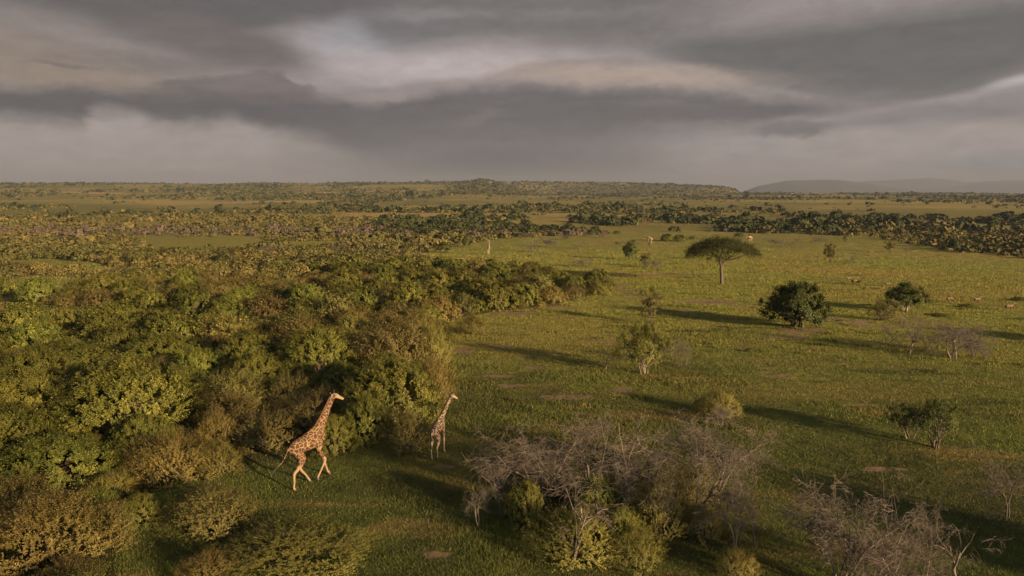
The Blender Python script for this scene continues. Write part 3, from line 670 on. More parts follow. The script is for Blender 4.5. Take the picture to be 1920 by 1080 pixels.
# thicket, hand placed from the front row backwards
HAND = [
 ('gold_near0', 95, 1085, 270, 925, 'olive gold feathery bush in the bottom left corner'),
 ('olive_near0', 190, 1040, 150, 950, 'olive shrub leaning out beside the bottom left corner bush'),
 ('gold_near1', 25, 1010, 190, 900, 'wispy olive gold bush against the left edge above the corner'),
 ('gold_near2', 545, 1105, 300, 1000, 'wide golden bush at the bottom edge left of centre'),
 ('gold_near3', 395, 1110, 130, 1035, 'small golden bush on the left flank of the bottom golden bush'),
 ('olive_near1', 395, 1015, 190, 905, 'dim olive bush standing in front of the two golden bushes'),
 ('green_near1', 262, 990, 88, 928, 'low bright green bush in the dark gap near the bottom left'),
 ('gold_near3', 322, 915, 170, 812, 'bright golden bush with pointed sprays left of the clearing'),
 ('gold_near0', 408, 898, 100, 825, 'smaller golden bush touching the bright golden bush'),
 ('green_near2', 105, 935, 230, 820, 'round green bush near the left edge below the big dome bush'),
 ('green_near3', 245, 838, 262, 672, 'largest domed green tree bush with grey limbs showing'),
 ('green_near0', 65, 812, 190, 700, 'round green bush by the left edge beside the largest dome'),
 ('olive_near2', 445, 780, 150, 692, 'open crowned olive green bush with limbs showing in its middle'),
 ('olive_near3', 500, 850, 150, 768, 'leafy olive bush behind the tail of the nearer giraffe'),
 ('gold_near1', 410, 850, 100, 775, 'tan green bush left of the olive bush near the giraffe tail'),
 ('olive_near0', 575, 812, 130, 742, 'brownish bush behind the neck of the nearer giraffe'),
 ('green_near1', 622, 856, 92, 778, 'fresh green bush in front of the nearer giraffe chest'),
 ('green_near2', 730, 806, 200, 676, 'large dark and bright green bush between the two giraffes'),
 ('gold_near2', 812, 762, 100, 668, 'golden edge bush behind the head of the smaller giraffe'),
 ('olive_near1', 764, 856, 112, 765, 'low dull green bush left of the smaller giraffe'),
 ('green_near3', 688, 836, 110, 745, 'green bush in front of the large bush between the giraffes'),
 ('olive_near2', 742, 712, 190, 585, 'tall domed dull green bush behind the large bush between giraffes'),
 ('gold_near3', 812, 704, 90, 610, 'golden bush on the thicket edge beside a patch of bare soil'),
 ('gold_near0', 782, 655, 110, 578, 'pale golden bush above the tall domed dull green bush'),
 ('green_near0', 600, 724, 150, 618, 'bright green dome bush in the middle of the thicket'),
 ('green_near1', 470, 706, 140, 622, 'bright green bush left of the middle dome bush'),
 ('green_near2', 300, 700, 170, 628, 'green bush above the largest domed bush'),
 ('olive_near3', 545, 772, 100, 694, 'dull bush behind the head height of the nearer giraffe'),
 ('green_near3', 125, 712, 190, 640, 'broad green bush near the left edge behind the largest dome'),
 ('gold_near1', 40, 705, 130, 655, 'tan gold shrub at the left edge above the round green bush'),
 ('olive_near0', 610, 790, 110, 720, 'dark olive bush behind the head of the nearer giraffe'),
 ('gold_mid0', 1122, 554, 62, 526, 'golden round bush at the tip of the thicket'),
 ('olive_mid0', 1072, 558, 50, 530, 'olive bush next to the golden bush at the thicket tip'),
 ('gold_mid1', 1034, 573, 62, 537, 'golden olive bush second row from the thicket tip'),
 ('green_mid1', 985, 575, 60, 532, 'deep green bush along the thicket tip beside bare soil'),
 ('green_mid2', 928, 583, 92, 530, 'large deep green bush on the thicket edge near the curve'),
 ('olive_mid2', 862, 592, 60, 548, 'brown bush at the inner curve of the thicket edge'),
 ('gold_mid2', 820, 606, 90, 552, 'tan bush at the inner corner of the thicket above the free shrub'),
 ('green_mid0', 1004, 536, 56, 503, 'dark green bush at the back edge of the thicket tip'),
 ('green_mid3', 930, 530, 70, 492, 'dark green bush along the back edge of the thicket'),
 ('brown_tree', 896, 525, 34, 482, 'brown tree poking up from the back edge of the thicket'),
]
for sp, px, py, w, top, lb in HAND: P_(sp, px, py, w, top, lb)
# dead trees
DEAD = [
 (898, 988, 70, 915, 0, 'thin dead sapling leaning at the left end of the dead trees'), (942, 975, 110, 868, 1, 'small dead tree with spreading twigs next to the thin sapling'),
 (1010, 940, 230, 805, 2, 'wide dead tree with arching grey branches at the back left'), (1068, 1062, 190, 905, 3, 'pale branched dead tree rising through the bottom yellow green bush'),
 (1172, 962, 250, 795, 4, 'dense dead tree tangle in the middle of the dead trees'), (1105, 905, 200, 785, 0, 'faint dead tree at the back behind the middle tangle'),
 (1290, 1000, 220, 838, 1, 'dead tree with stout pale trunk right of the tall sprouting bush'), (1342, 930, 210, 790, 2, 'broad grey dead tree at the back right of the tangle'),
 (1225, 900, 190, 790, 3, 'low dead tree at the far side of the tangle'),
 (1378, 1035, 150, 885, 0, 'pale forked dead tree standing apart right of the tangle'), (1416, 1030, 80, 925, 1, 'little forked dead tree beside the pale forked one'),
 (1575, 1110, 250, 915, 2, 'grey dead tree with dense twigs at the bottom right'), (1640, 1120, 230, 940, 4, 'second dense dead tree overlapping the bottom right one'),
 (1728, 1110, 90, 945, 0, 'slim dead tree with a single dark trunk at the bottom right'), (1800, 1110, 160, 975, 3, 'pale crooked dead tree in the bottom right corner area'),
 (1886, 972, 150, 848, 1, 'pale limbed dead tree at the right edge'),
 (1704, 664, 105, 590, 0, 'dark dead tree left of the grey pair below the forked tree'), (1662, 655, 55, 612, 0, 'small dead tree at the left of the dark dead tree'),
 (1786, 672, 125, 605, 2, 'wide dead tree in the grey pair on the right meadow'), (1828, 668, 95, 610, 4, 'right dead tree of the grey pair on the right meadow'), (1738, 655, 60, 615, 1, 'small dead tree between the dark one and the grey pair'),
 (1256, 682, 74, 628, 1, 'pale dead tree at the right side of the pale stemmed tree'), (1286, 686, 26, 645, 0, 'tiny dead sapling at the right end of the pale stemmed tree'),
 (1134, 694, 46, 655, 3, 'small dead tree left of the pale stemmed tree'), (1352, 800, 60, 760, 2, 'dead twigs behind the lone golden bush'),
]
for px, py, w, top, v, lb in DEAD: P_('dead_near%d' % v, px, py, w, top, lb, 'dead tree')
FARDEAD = [(1075, 500, 40, 484), (1103, 500, 40, 484), (1232, 503, 34, 486), (1210, 503, 30, 488), (1000, 472, 34, 449), (1026, 462, 34, 447), (1046, 464, 30, 448), (1088, 466, 34, 453), (1160, 461, 22, 452),
           (1468, 462, 34, 446), (1490, 464, 30, 448), (1446, 458, 22, 447), (1525, 456, 26, 441), (1545, 452, 18, 443), (1060, 450, 28, 440), (1135, 447, 26, 438), (1100, 444, 30, 434), (990, 446, 30, 436), (1595, 496, 12, 475),
           (1700, 473, 16, 460), (800, 487, 40, 478), (830, 488, 40, 482), (640, 470, 60, 455), (500, 480, 60, 462), (530, 478, 50, 462), (740, 480, 50, 466), (700, 478, 40, 466)]
for k, (px, py, w, top) in enumerate(FARDEAD):
    P_('dead_mid%d' % (k % 3), px, py, w, top, 'low grey leafless thicket out on the far grass', 'dead tree', 'grey leafless thickets on the far grass', name='leafless_thicket')
for k, (px, py, w, top, lb) in enumerate(((1815, 578, 34, 570, 'dark leafy tussock beside the small antelopes on the right'), (1405, 661, 18, 654, 'small dark tussock alone on the mid meadow'),
        (1912, 565, 34, 557, 'dark tussock at the right edge level with the antelopes'), (1766, 595, 40, 590, 'low dark tussock streak behind the grey dead pair'), (994, 482, 9, 478, 'tiny dark shrub on the far meadow right of the pale giraffe'))):
    P_('green_mid%d' % (k % 4), px, py, w, top, lb, 'tussock', name='tussock')

for k, (x, y, w_, h_) in enumerate(((58, 31, 9, 6), (38, 6, 7, 5.5), (46, 0, 8, 7), (34, 14, 8, 6.2), (27, 0, 8, 5.6), (74, 62, 9, 6.5), (30, -8, 7, 6))):
    put('round_tree', x, y, w_, h_, 'round dark tree beyond the right side of the meadow', 'tree', 'trees that shade the meadow from the right', 'round_tree')

# ------------------------------------------------------------------ the rest of the thicket: individuals by nearness, then one mass
def scatter(x0, x1, y0, y1, sp, rng):
    nx, ny = int((x1 - x0) / sp), int((y1 - y0) / sp)
    gx, gy = np.meshgrid(np.arange(nx), np.arange(ny)); gx = gx.ravel(); gy = gy.ravel()
    return x0 + (gx + .5 * (gy % 2) + rng.uniform(-.38, .38, gx.shape)) * sp, y0 + (gy + rng.uniform(-.38, .38, gx.shape)) * sp
rng = np.random.default_rng(42)
cand = []
X, Y = scatter(-260, 60, 18, 330, 1.7, rng); Z = hgt(X, Y); px, py, dep = proj(X, Y, Z)
k = inpoly(px, py, WOOD) & (px > -140) & (py < 1180)
for p in CLEAR: k &= ~inpoly(px, py, p)
openn = fbm(X, Y, 26, 6, 3); d = np.hypot(X, Y); k &= openn > (.27 + .08 * sst(80, 200, d) + .03 * sst(-60, -110, X))
X, Y = X[k], Y[k]; q = rng.permutation(len(X)); X, Y = X[q], Y[q]
mixn = fbm(X, Y, 17, 12, 3) + rng.normal(0, .05, len(X)) - .02
AX = np.full(9000, 1e9); AY = np.full(9000, 1e9); AR = np.zeros(9000); na_ = len(placed)
for q, (a, b, r_) in enumerate(placed): AX[q], AY[q], AR[q] = a, b, r_
found = []
for rnd_, (lo, hi_, fac) in enumerate(((2.5, 3.3, .88), (1.8, 2.5, .86), (1.3, 1.75, .82), (.8, 1.15, .76))):
    for i in range(len(X)):
        if rnd_ == 0 and i % 9: continue
        r_ = rng.uniform(lo, hi_)
        if (np.hypot(AX[:na_] - X[i], AY[:na_] - Y[i]) < fac * (AR[:na_] + r_)).any(): continue
        AX[na_], AY[na_], AR[na_] = X[i], Y[i], r_; na_ += 1
        m = mixn[i] + (.05, .015, -.02, -.09)[rnd_]; kind = 'green' if m > .505 else ('gold' if m < .455 else 'olive')
        hh = r_ * {'green': 1.12, 'gold': .86, 'olive': .98}[kind] * rng.uniform(.85, 1.15) + .25
        found.append((math.hypot(X[i], Y[i]), X[i], Y[i], 2.12 * r_, hh, kind))
found.sort()
cnt = dict(green=0, gold=0, olive=0); rest = []
LBL = {'green': ('green', 'green bushes packed in the thicket', 'green_bush'), 'gold': ('golden', 'golden shrubs packed in the thicket', 'golden_shrub'),
       'olive': ('dull olive', 'olive brown shrubs packed in the thicket', 'olive_shrub')}
for d_, x, y, wdt, hh, kind in found:
    if cnt[kind] < 290:
        cnt[kind] += 1; lod = 'near' if d_ < 62 else ('mid' if d_ < 150 else 'far'); nv = 4 if lod != 'far' else 3
        pxx = float(proj(x, y, hgt(x, y))[0]); size = 'wide domed ' if wdt > 5.2 else ('rounded ' if wdt > 3.8 else ('small ' if wdt > 2.6 else 'low little '))
        zone = ' in the front rows' if d_ < 50 else (' in the nearer half' if d_ < 80 else (' halfway back' if d_ < 115 else ' at the far back'))
        side = ' on the left' if pxx < 330 else (' toward its middle' if pxx < 620 else ' toward the meadow')
        lb, gr, nm = LBL[kind]
        put('%s_%s%d' % (kind, lod, rng.integers(nv)), float(x), float(y), float(wdt), float(hh), size + lb + ' bush' + zone + ' of the thicket' + side, 'bush', gr, nm)
    else: rest.append((x, y, wdt / 2, hh, kind))
print('thicket individuals', cnt, 'rest', len(rest))

# distant bushes as one mass
def far_mass():
    rng = np.random.default_rng(77); B = [(x, y, r_, h_, {'green': 0, 'gold': 1, 'olive': 2}[k_]) for x, y, r_, h_, k_ in rest]; B = [np.array(B)] if B else []
    def band(r0, r1, sp, fn):
        a = []; rr = r0
        while rr < r1:
            s = sp * (rr / r0) ** .35; n = int(R(84) * rr / s); an = R(-42) + (np.arange(n) + rng.uniform(-.5, .5, n)) * R(84) / n
            rad = rr + rng.uniform(-.6, .6, n) * s; a.append(np.stack([rad * np.sin(an), rad * np.cos(an)], 1)); rr += s * .9
        P = np.concatenate(a); X, Y = P[:, 0], P[:, 1]; Z = hgt(X, Y); px, py, dep = proj(X, Y, Z); keep, r_, h_, kk = fn(X, Y, px, py, np.hypot(X, Y))
        for p in CLEAR: keep &= ~inpoly(px + rng.normal(0, 5, len(px)), py + rng.normal(0, .7, len(px)), p) | (rng.random(len(px)) < .03)
        keep &= (np.abs(px - 960) < 1150)
        return np.stack([X, Y, r_, h_, kk], 1)[keep]
    def f1(X, Y, px, py, d):
        nz = fbm(X, Y * .55, 42, 21, 4); mead = inpoly(px, py, MEADOW); wood = inpoly(px, py, WOOD)
        river = sst(404, 410, py) * sst(440, 430, py) * sst(700, 820, px)
        brown = sst(424, 432, py) * sst(448, 438, py)
        hedge = inpoly(px, py, [(1640, 448), (1400, 436), (1500, 425), (2000, 430), (2000, 490), (1880, 482), (1780, 470)])
        dens = .445 + .03 * river + .12 * hedge + .07 * brown + .12 * sst(900, 500, px) + .09 * sst(700, 300, px) * sst(425, 440, py); keep = (nz + (rng.random(len(px)) - .5) * .10 < dens) & ~mead | (hedge & (rng.random(len(px)) < .42)); keep &= ~wood
        big = river * (rng.random(len(px)) < .55)
        sz = rng.lognormal(0, .38, len(px)); r_ = (2.3 + 1.4 * big) * sz; h_ = (1.6 + 1.7 * big) * sz
        u = rng.random(len(px)); kk = np.where(u < .36, 0, np.where(u < .62, 1, 2)); kk = np.where(big > 0, 3, kk); kk = np.where((brown > .5) & (u > .42) & (big == 0), 4, kk)
        kk = np.where((px < 700) & (brown > .4) & (u > .5), 4, kk); kk = np.where(hedge & (u > .5), 2, kk); return keep, r_, h_, kk
    B.append(band(215, 760, 5.2, f1))
    def f2(X, Y, px, py, d):
        nz = fbm(X, Y * .35, 170, 23, 5); fine = rng.random(len(px))
        esc = (px > 960) & (px < 1385) & (py < 362); lefty = sst(700, 300, px) * sst(372, 352, py)
        kop = np.hypot(X - KOP[0], Y - KOP[1]) < 150
        keep = (nz + (fine - .5) * .22 < .455 + .22 * esc + .02 * lefty) | kop
        keep |= (fine < .03)
        sz = rng.lognormal(0, .3, len(px)); tree = (rng.random(len(px)) < .18)
        r_ = (1 + 1.0 * kop) * (3.0 + 1.8 * tree) * sz * (1 + .35 * sst(1500, 3800, d)); h_ = (1.8 + 2.0 * tree) * sz
        u = rng.random(len(px)); kk = np.where(u < .30, 0, np.where(u < .45, 1, np.where(u < .8, 2, 3))); kk = np.where(tree | kop, 3, kk); return keep, r_, h_, kk
    B.append(band(760, 4050, 10.0, f2))
    B = np.concatenate(B); x, y, r_, h_, kk = B.T; d = np.hypot(x, y); z = hgt(x, y)
    nl = np.clip(5200.0 / d ** .72 / 1.0, 0, 1e9); nl = np.where(d < 150, 420, np.where(d < 230, 260, np.where(d < 300, 130, np.where(d < 500, 80, np.where(d < 800, 44, np.where(d < 1500, 18, 9)))))).astype(int)
    idx = np.repeat(np.arange(len(B)), nl); n = len(idx); print('far bushes', len(B), 'leaf clumps', n)
    u = rng.random(n); ph = rng.uniform(0, 6.283, n); zf = u ** .7; rr = np.sqrt(np.clip(1 - zf ** 2.2, 0.02, 1)) * rng.uniform(.75, 1.05, n)
    O = np.stack([rr * np.cos(ph), rr * np.sin(ph), zf], -1)
    P = np.stack([x[idx], y[idx], z[idx]], -1) + O * np.stack([r_[idx], r_[idx], h_[idx]], -1) * .9
    lobes = .25 * np.sin(ph * 3 + idx) * r_[idx] * .5; P[:, :2] += O[:, :2] * lobes[:, None]
    Nn = nrm(O + rng.normal(0, .45, O.shape)); A = nrm(np.cross(Nn, rng.normal(0, 1, O.shape)))
    L = r_[idx] * np.clip(3.1 / np.sqrt(nl[idx]), 0, 1.3) * rng.uniform(.7, 1.3, n)
    V, Fa = leaves(P - A * (L * .5)[:, None], A, Nn, L, L * .8, rng); V[:, 2] = np.maximum(V[:, 2], np.repeat(z[idx], 4) - .1)
    bt = rng.uniform(-.22, .22, len(B)); t = np.clip(.42 + bt[idx] + rng.normal(0, .14, n), 0, 1)
    s = NT('distant_leaves'); tt = s.attr('tint'); kd = s.attr('sort')
    cols = [((.050, .050, .018), (.125, .112, .030)), ((.085, .072, .024), (.175, .135, .040)), ((.062, .052, .020), (.130, .105, .036)), ((.022, .028, .011), (.056, .062, .018)), ((.070, .052, .036), (.130, .096, .068))]
    c = None
    for q, (a_, b_) in enumerate(cols):
        cc = s.mix(tt, c3(*a_), c3(*b_)); c = cc if c is None else s.mix(s.math('GREATER_THAN', kd, q - .5), c, cc)
    p = s.n('ShaderNodeBsdfPrincipled'); s.L.new(c, p.inputs['Base Color']); p.inputs['Roughness'].default_value = .8; p.inputs['Specular IOR Level'].default_value = .15
    s.L.new(p.outputs[0], s.out.inputs[0])
    me = mk_mesh('distant_bushland', V, Fa, s.m, np.repeat(t, 4), False, dict(sort=np.repeat(kk[idx], 4)))
    tag(obj('distant_bushland', me), 'bushes and trees massed over the distant plain up to the horizon', 'bushland', kind='stuff')
far_mass()

# ------------------------------------------------------------------ grass
def build_grass():
    rng = np.random.default_rng(5); n = 950000
    u = rng.random(n); d = 19 * (310 / 19) ** u; a = np.radians(rng.uniform(-39, 39, n))
    X = d * np.sin(a); Y = d * np.cos(a); px, py, _ = proj(X, Y, hgt(X, Y))
    tus = fbm(X, Y, 3.2, 31, 3); tall = fbm(X, Y * 1.6, 7.5, 33, 3)
    k = (soil_mask(px, py) + (fbm(X, Y, .7, 2, 2) - .5) * .5 < .42) & (py < 1200) & (rng.random(n) > .97 * sst(150, 300, d))
    wood = inpoly(px, py, WOOD); k &= ~wood | (rng.random(n) < .35)
    X, Y, d, tus, tall = X[k], Y[k], d[k], tus[k], tall[k]; n = len(X); Z = hgt(X, Y)
    h = (.035 + .06 * rng.random(n)) * (1 + 1.0 * sst(.52, .68, tall)) * (.7 + .6 * tus) * (1 + d / 110)
    w = (.010 + .009 * rng.random(n)) * (d / 28) ** .95
    # ranker tussocks standing above the sward
    nt_ = 520; td = 32 * (300 / 32) ** rng.random(nt_); ta = np.radians(rng.uniform(-14, 38, nt_)); tx, ty = td * np.sin(ta), td * np.cos(ta); tpx, tpy, _ = proj(tx, ty, hgt(tx, ty))
    kk = inpoly(tpx, tpy, MEADOW) & (fbm(tx, ty, 30, 41, 2) > .42); tx, ty, td = tx[kk], ty[kk], td[kk]; m_ = 130; nt_ = len(tx)
    rx_ = np.repeat(rng.uniform(.5, 2.0, nt_), m_); ry_ = np.repeat(rng.uniform(.3, .7, nt_), m_); gx = np.clip(rng.normal(0, .5, nt_ * m_), -1, 1); gy = np.clip(rng.normal(0, .5, nt_ * m_), -1, 1)
    X2 = np.repeat(tx, m_) + gx * rx_; Y2 = np.repeat(ty, m_) + gy * ry_; h2 = np.repeat(rng.uniform(.22, .5, nt_), m_) * (1 - .6 * np.hypot(gx, gy)).clip(.25) * rng.uniform(.7, 1.2, nt_ * m_)
    X = np.r_[X, X2]; Y = np.r_[Y, Y2]; Z = np.r_[Z, hgt(X2, Y2)]; h = np.r_[h, h2]; w = np.r_[w, .03 * (np.repeat(td, m_) / 28) ** .7]; tall = np.r_[tall, np.full(nt_ * m_, .9)]; n = len(X)
    ang = rng.uniform(0, 6.283, n); S = np.stack([np.cos(ang), np.sin(ang), 0 * ang], -1)
    lean = rng.normal(0, .45, (n, 2)) * h[:, None] + np.array([.10, .03]) * h[:, None]
    B = np.stack([X, Y, Z - .02], -1); Tp = B + np.stack([lean[:, 0], lean[:, 1], h], -1)
    V = np.stack([B - S * w[:, None], B + S * w[:, None], Tp], 1).reshape(-1, 3)
    t = np.clip(rng.random(n) ** 1.6 * .9 + .1 * sst(.45, .3, tall), 0, 1)
    me = mk_mesh('grass', V, np.arange(3 * n).reshape(-1, 3), grass_mat(), np.repeat(t, 3))
    tag(obj('grass', me), 'short green and yellowed grass covering the meadow', 'grass', kind='stuff')
build_grass()
# ------------------------------------------------------------------ animals
def capsule_chain(pts, rad, sq=None, ring=14):
    """closed tapered tube through pts; sq = side squeeze per point (y width / z height)"""
    pts = np.array(pts, float); rad = np.array(rad, float); n = len(pts); sq = np.ones(n) if sq is None else np.array(sq, float)
    tt = np.linspace(0, n - 1, (n - 1) * 4 + 1); i = np.clip(tt.astype(int), 0, n - 2); f = (tt - i)
    def cr(a):
        a = a.reshape(n, -1); p = np.vstack([2 * a[0] - a[1], a, 2 * a[-1] - a[-2]]); f_ = f[:, None]
        p0, p1, p2, p3 = p[i], p[i + 1], p[i + 2], p[i + 3]
        return .5 * (2 * p1 + (p2 - p0) * f_ + (2 * p0 - 5 * p1 + 4 * p2 - p3) * f_ ** 2 + (3 * p1 - p0 - 3 * p2 + p3) * f_ ** 3)
    P = cr(pts); r = np.maximum(cr(rad).ravel(), .012); q = cr(sq).ravel(); T = nrm(np.gradient(P, axis=0))
    Y = np.array([0, 1., 0]); S = nrm(Y - T * (T @ Y)[:, None]); U = np.cross(T, S)
    # rounded ends
    P = np.vstack([P[0] - T[0] * r[0] * .7, P[0] - T[0] * r[0] * .4, P, P[-1] + T[-1] * r[-1] * .4, P[-1] + T[-1] * r[-1] * .7])
    r = np.r_[r[0] * .35, r[0] * .8, r, r[-1] * .8, r[-1] * .35]; q = np.r_[q[0], q[0], q, q[-1], q[-1]]
    S = np.vstack([S[:1], S[:1], S, S[-1:], S[-1:]]); U = np.vstack([U[:1], U[:1], U, U[-1:], U[-1:]])
    a = np.linspace(0, 2 * np.pi, ring, endpoint=False)
    V = P[:, None] + r[:, None, None] * (q[:, None, None] * np.cos(a)[None, :, None] * S[:, None] + np.sin(a)[None, :, None] * U[:, None])
    m = len(P); V = V.reshape(-1, 3); F_ = []
    for x in range(m - 1):
        for y in range(ring): F_.append((x * ring + y, x * ring + (y + 1) % ring, (x + 1) * ring + (y + 1) % ring, (x + 1) * ring + y))
    return V, F_, ring, m
def solid(name, chains, voxel, mat, smooth=4, coat=None):
    """fuse overlapping limbs into one continuous skin"""
    V = []; Fs = []; n = 0
    for c in chains:
        v, f, ring, m = capsule_chain(*c); V += v.tolist(); Fs += [[k + n for k in q] for q in f]
        Fs.append([n + k for k in range(ring)][::-1]); Fs.append([n + (m - 1) * ring + k for k in range(ring)]); n += len(v)
    me = bpy.data.meshes.new(name); me.from_pydata(V, [], Fs); me.update()
    if voxel:
        import bmesh
        bm = bmesh.new(); bm.from_mesh(me); bmesh.ops.recalc_face_normals(bm, faces=bm.faces); bm.to_mesh(me); bm.free()
        o = bpy.data.objects.new('tmp', me); col.objects.link(o)
        r_ = o.modifiers.new('r', 'REMESH'); r_.mode = 'VOXEL'; r_.voxel_size = voxel; s_ = o.modifiers.new('s', 'SMOOTH'); s_.iterations = smooth; s_.factor = .5
        dg = bpy.context.evaluated_depsgraph_get(); me2 = bpy.data.meshes.new_from_object(o.evaluated_get(dg)); bpy.data.objects.remove(o); bpy.data.meshes.remove(me); me = me2; me.name = name
    me.polygons.foreach_set('use_smooth', np.ones(len(me.polygons), bool)); me.materials.clear(); me.materials.append(mat)
    if coat:
        co = np.zeros(len(me.vertices) * 3, np.float32); me.vertices.foreach_get('co', co); a = me.attributes.new('coat', 'FLOAT', 'POINT')
        a.data.foreach_set('value', coat(co.reshape(-1, 3)).astype(np.float32))
    return me
def coat_mat(name, patch, cream, scale, leg):
    s = NT(name); tc = s.n('ShaderNodeTexCoord'); P = tc.outputs['Object']; ct = s.attr('coat')
    nz = s.noise(P, 7, 3, .6); d = s.n('ShaderNodeVectorMath', operation='SUBTRACT'); s.L.new(nz.outputs['Color'], d.inputs[0]); d.inputs[1].default_value = (.5, .5, .5)
    m = s.n('ShaderNodeVectorMath', operation='SCALE'); s.L.new(d.outputs[0], m.inputs[0]); m.inputs['Scale'].default_value = .13
    a = s.n('ShaderNodeVectorMath', operation='ADD'); s.L.new(P, a.inputs[0]); s.L.new(m.outputs[0], a.inputs[1])
    vo = s.n('ShaderNodeTexVoronoi', feature='DISTANCE_TO_EDGE'); s.L.new(a.outputs[0], vo.inputs['Vector']); vo.inputs['Scale'].default_value = scale
    vc = s.n('ShaderNodeTexVoronoi', feature='F1'); s.L.new(a.outputs[0], vc.inputs['Vector']); vc.inputs['Scale'].default_value = scale
    k = s.math('MULTIPLY', s.ramp(vo.outputs['Distance'], .035, .085), s.ramp(ct, .2, .55))
    pc = s.mix(vc.outputs['Color'], c3(*patch), c3(*[v * 1.7 for v in patch]))
    base = s.mix(ct, c3(*leg), c3(*cream)); c = s.mix(k, base, pc)
    p = s.n('ShaderNodeBsdfPrincipled'); s.L.new(c, p.inputs['Base Color']); p.inputs['Roughness'].default_value = .75; p.inputs['Specular IOR Level'].default_value = .2
    s.L.new(p.outputs[0], s.out.inputs[0]); return s.m
M['coat1'] = coat_mat('giraffe_coat', (.050, .023, .011), (.27, .18, .10), 5.2, (.26, .175, .105))
M['coat2'] = coat_mat('dark_giraffe_coat', (.026, .014, .008), (.30, .225, .155), 5.0, (.26, .19, .135))
M['coat3'] = coat_mat('pale_giraffe_coat', (.16, .10, .055), (.42, .32, .21), 5.0, (.40, .31, .21))
M['black'] = plain_mat('black_hair', (.018, .013, .010), .8); M['hoof'] = plain_mat('horn_grey', (.07, .05, .04), .6)
M['mane'] = plain_mat('brown_mane', (.10, .045, .02), .9); M['ear'] = plain_mat('pale_ear', (.42, .33, .25), .8)
M['fawn'] = plain_mat('fawn_coat', (.15, .088, .048), .8, (.095, .055, .03), 6)

WALK = dict(
 spine=[(-.05, 0, 2.18), (.22, 0, 2.28), (.65, 0, 2.34), (1.1, 0, 2.42), (1.5, 0, 2.48), (1.78, 0, 2.45)], sr=[.27, .37, .44, .50, .52, .36], sq=[.85, .85, .86, .80, .72, .7],
 withers=[(.9, 0, 2.66), (1.35, 0, 2.86), (1.65, 0, 2.92)], wr=[.2, .26, .25],
 neck=[(1.45, 0, 2.62), (1.72, 0, 2.98), (2.02, 0, 3.46), (2.32, 0, 3.98), (2.58, 0, 4.40), (2.70, 0, 4.56)], nr=[.42, .33, .235, .185, .155, .14],
 head=[(2.62, 0, 4.58), (2.80, 0, 4.56), (3.02, 0, 4.43), (3.22, 0, 4.31)], hr=[.125, .145, .098, .078],
 hindR=[(.10, -.17, 2.15), (.38, -.27, 1.62), (.10, -.24, 1.12), (-.10, -.22, .92), (-.12, -.22, .45), (-.16, -.21, .20), (-.10, -.21, .07)],
 hindL=[(.12, .17, 2.15), (.52, .27, 1.60), (.62, .24, 1.10), (.56, .22, .90), (.86, .21, .48), (1.02, .21, .22), (1.10, .21, .08)],
 foreR=[(1.50, -.20, 2.25), (1.48, -.26, 1.82), (1.72, -.21, 1.38), (1.86, -.19, 1.12), (1.62, -.18, .66), (1.42, -.18, .36), (1.34, -.18, .24)],
 foreL=[(1.52, .20, 2.25), (1.60, .26, 1.82), (1.86, .21, 1.38), (1.98, .20, 1.12), (2.16, .19, .62), (2.26, .19, .28), (2.36, .19, .14)],
 tail=[(-.28, 0, 2.30), (-.42, 0, 2.0), (-.62, 0, 1.72), (-.88, 0, 1.55), (-1.02, 0, 1.46)])
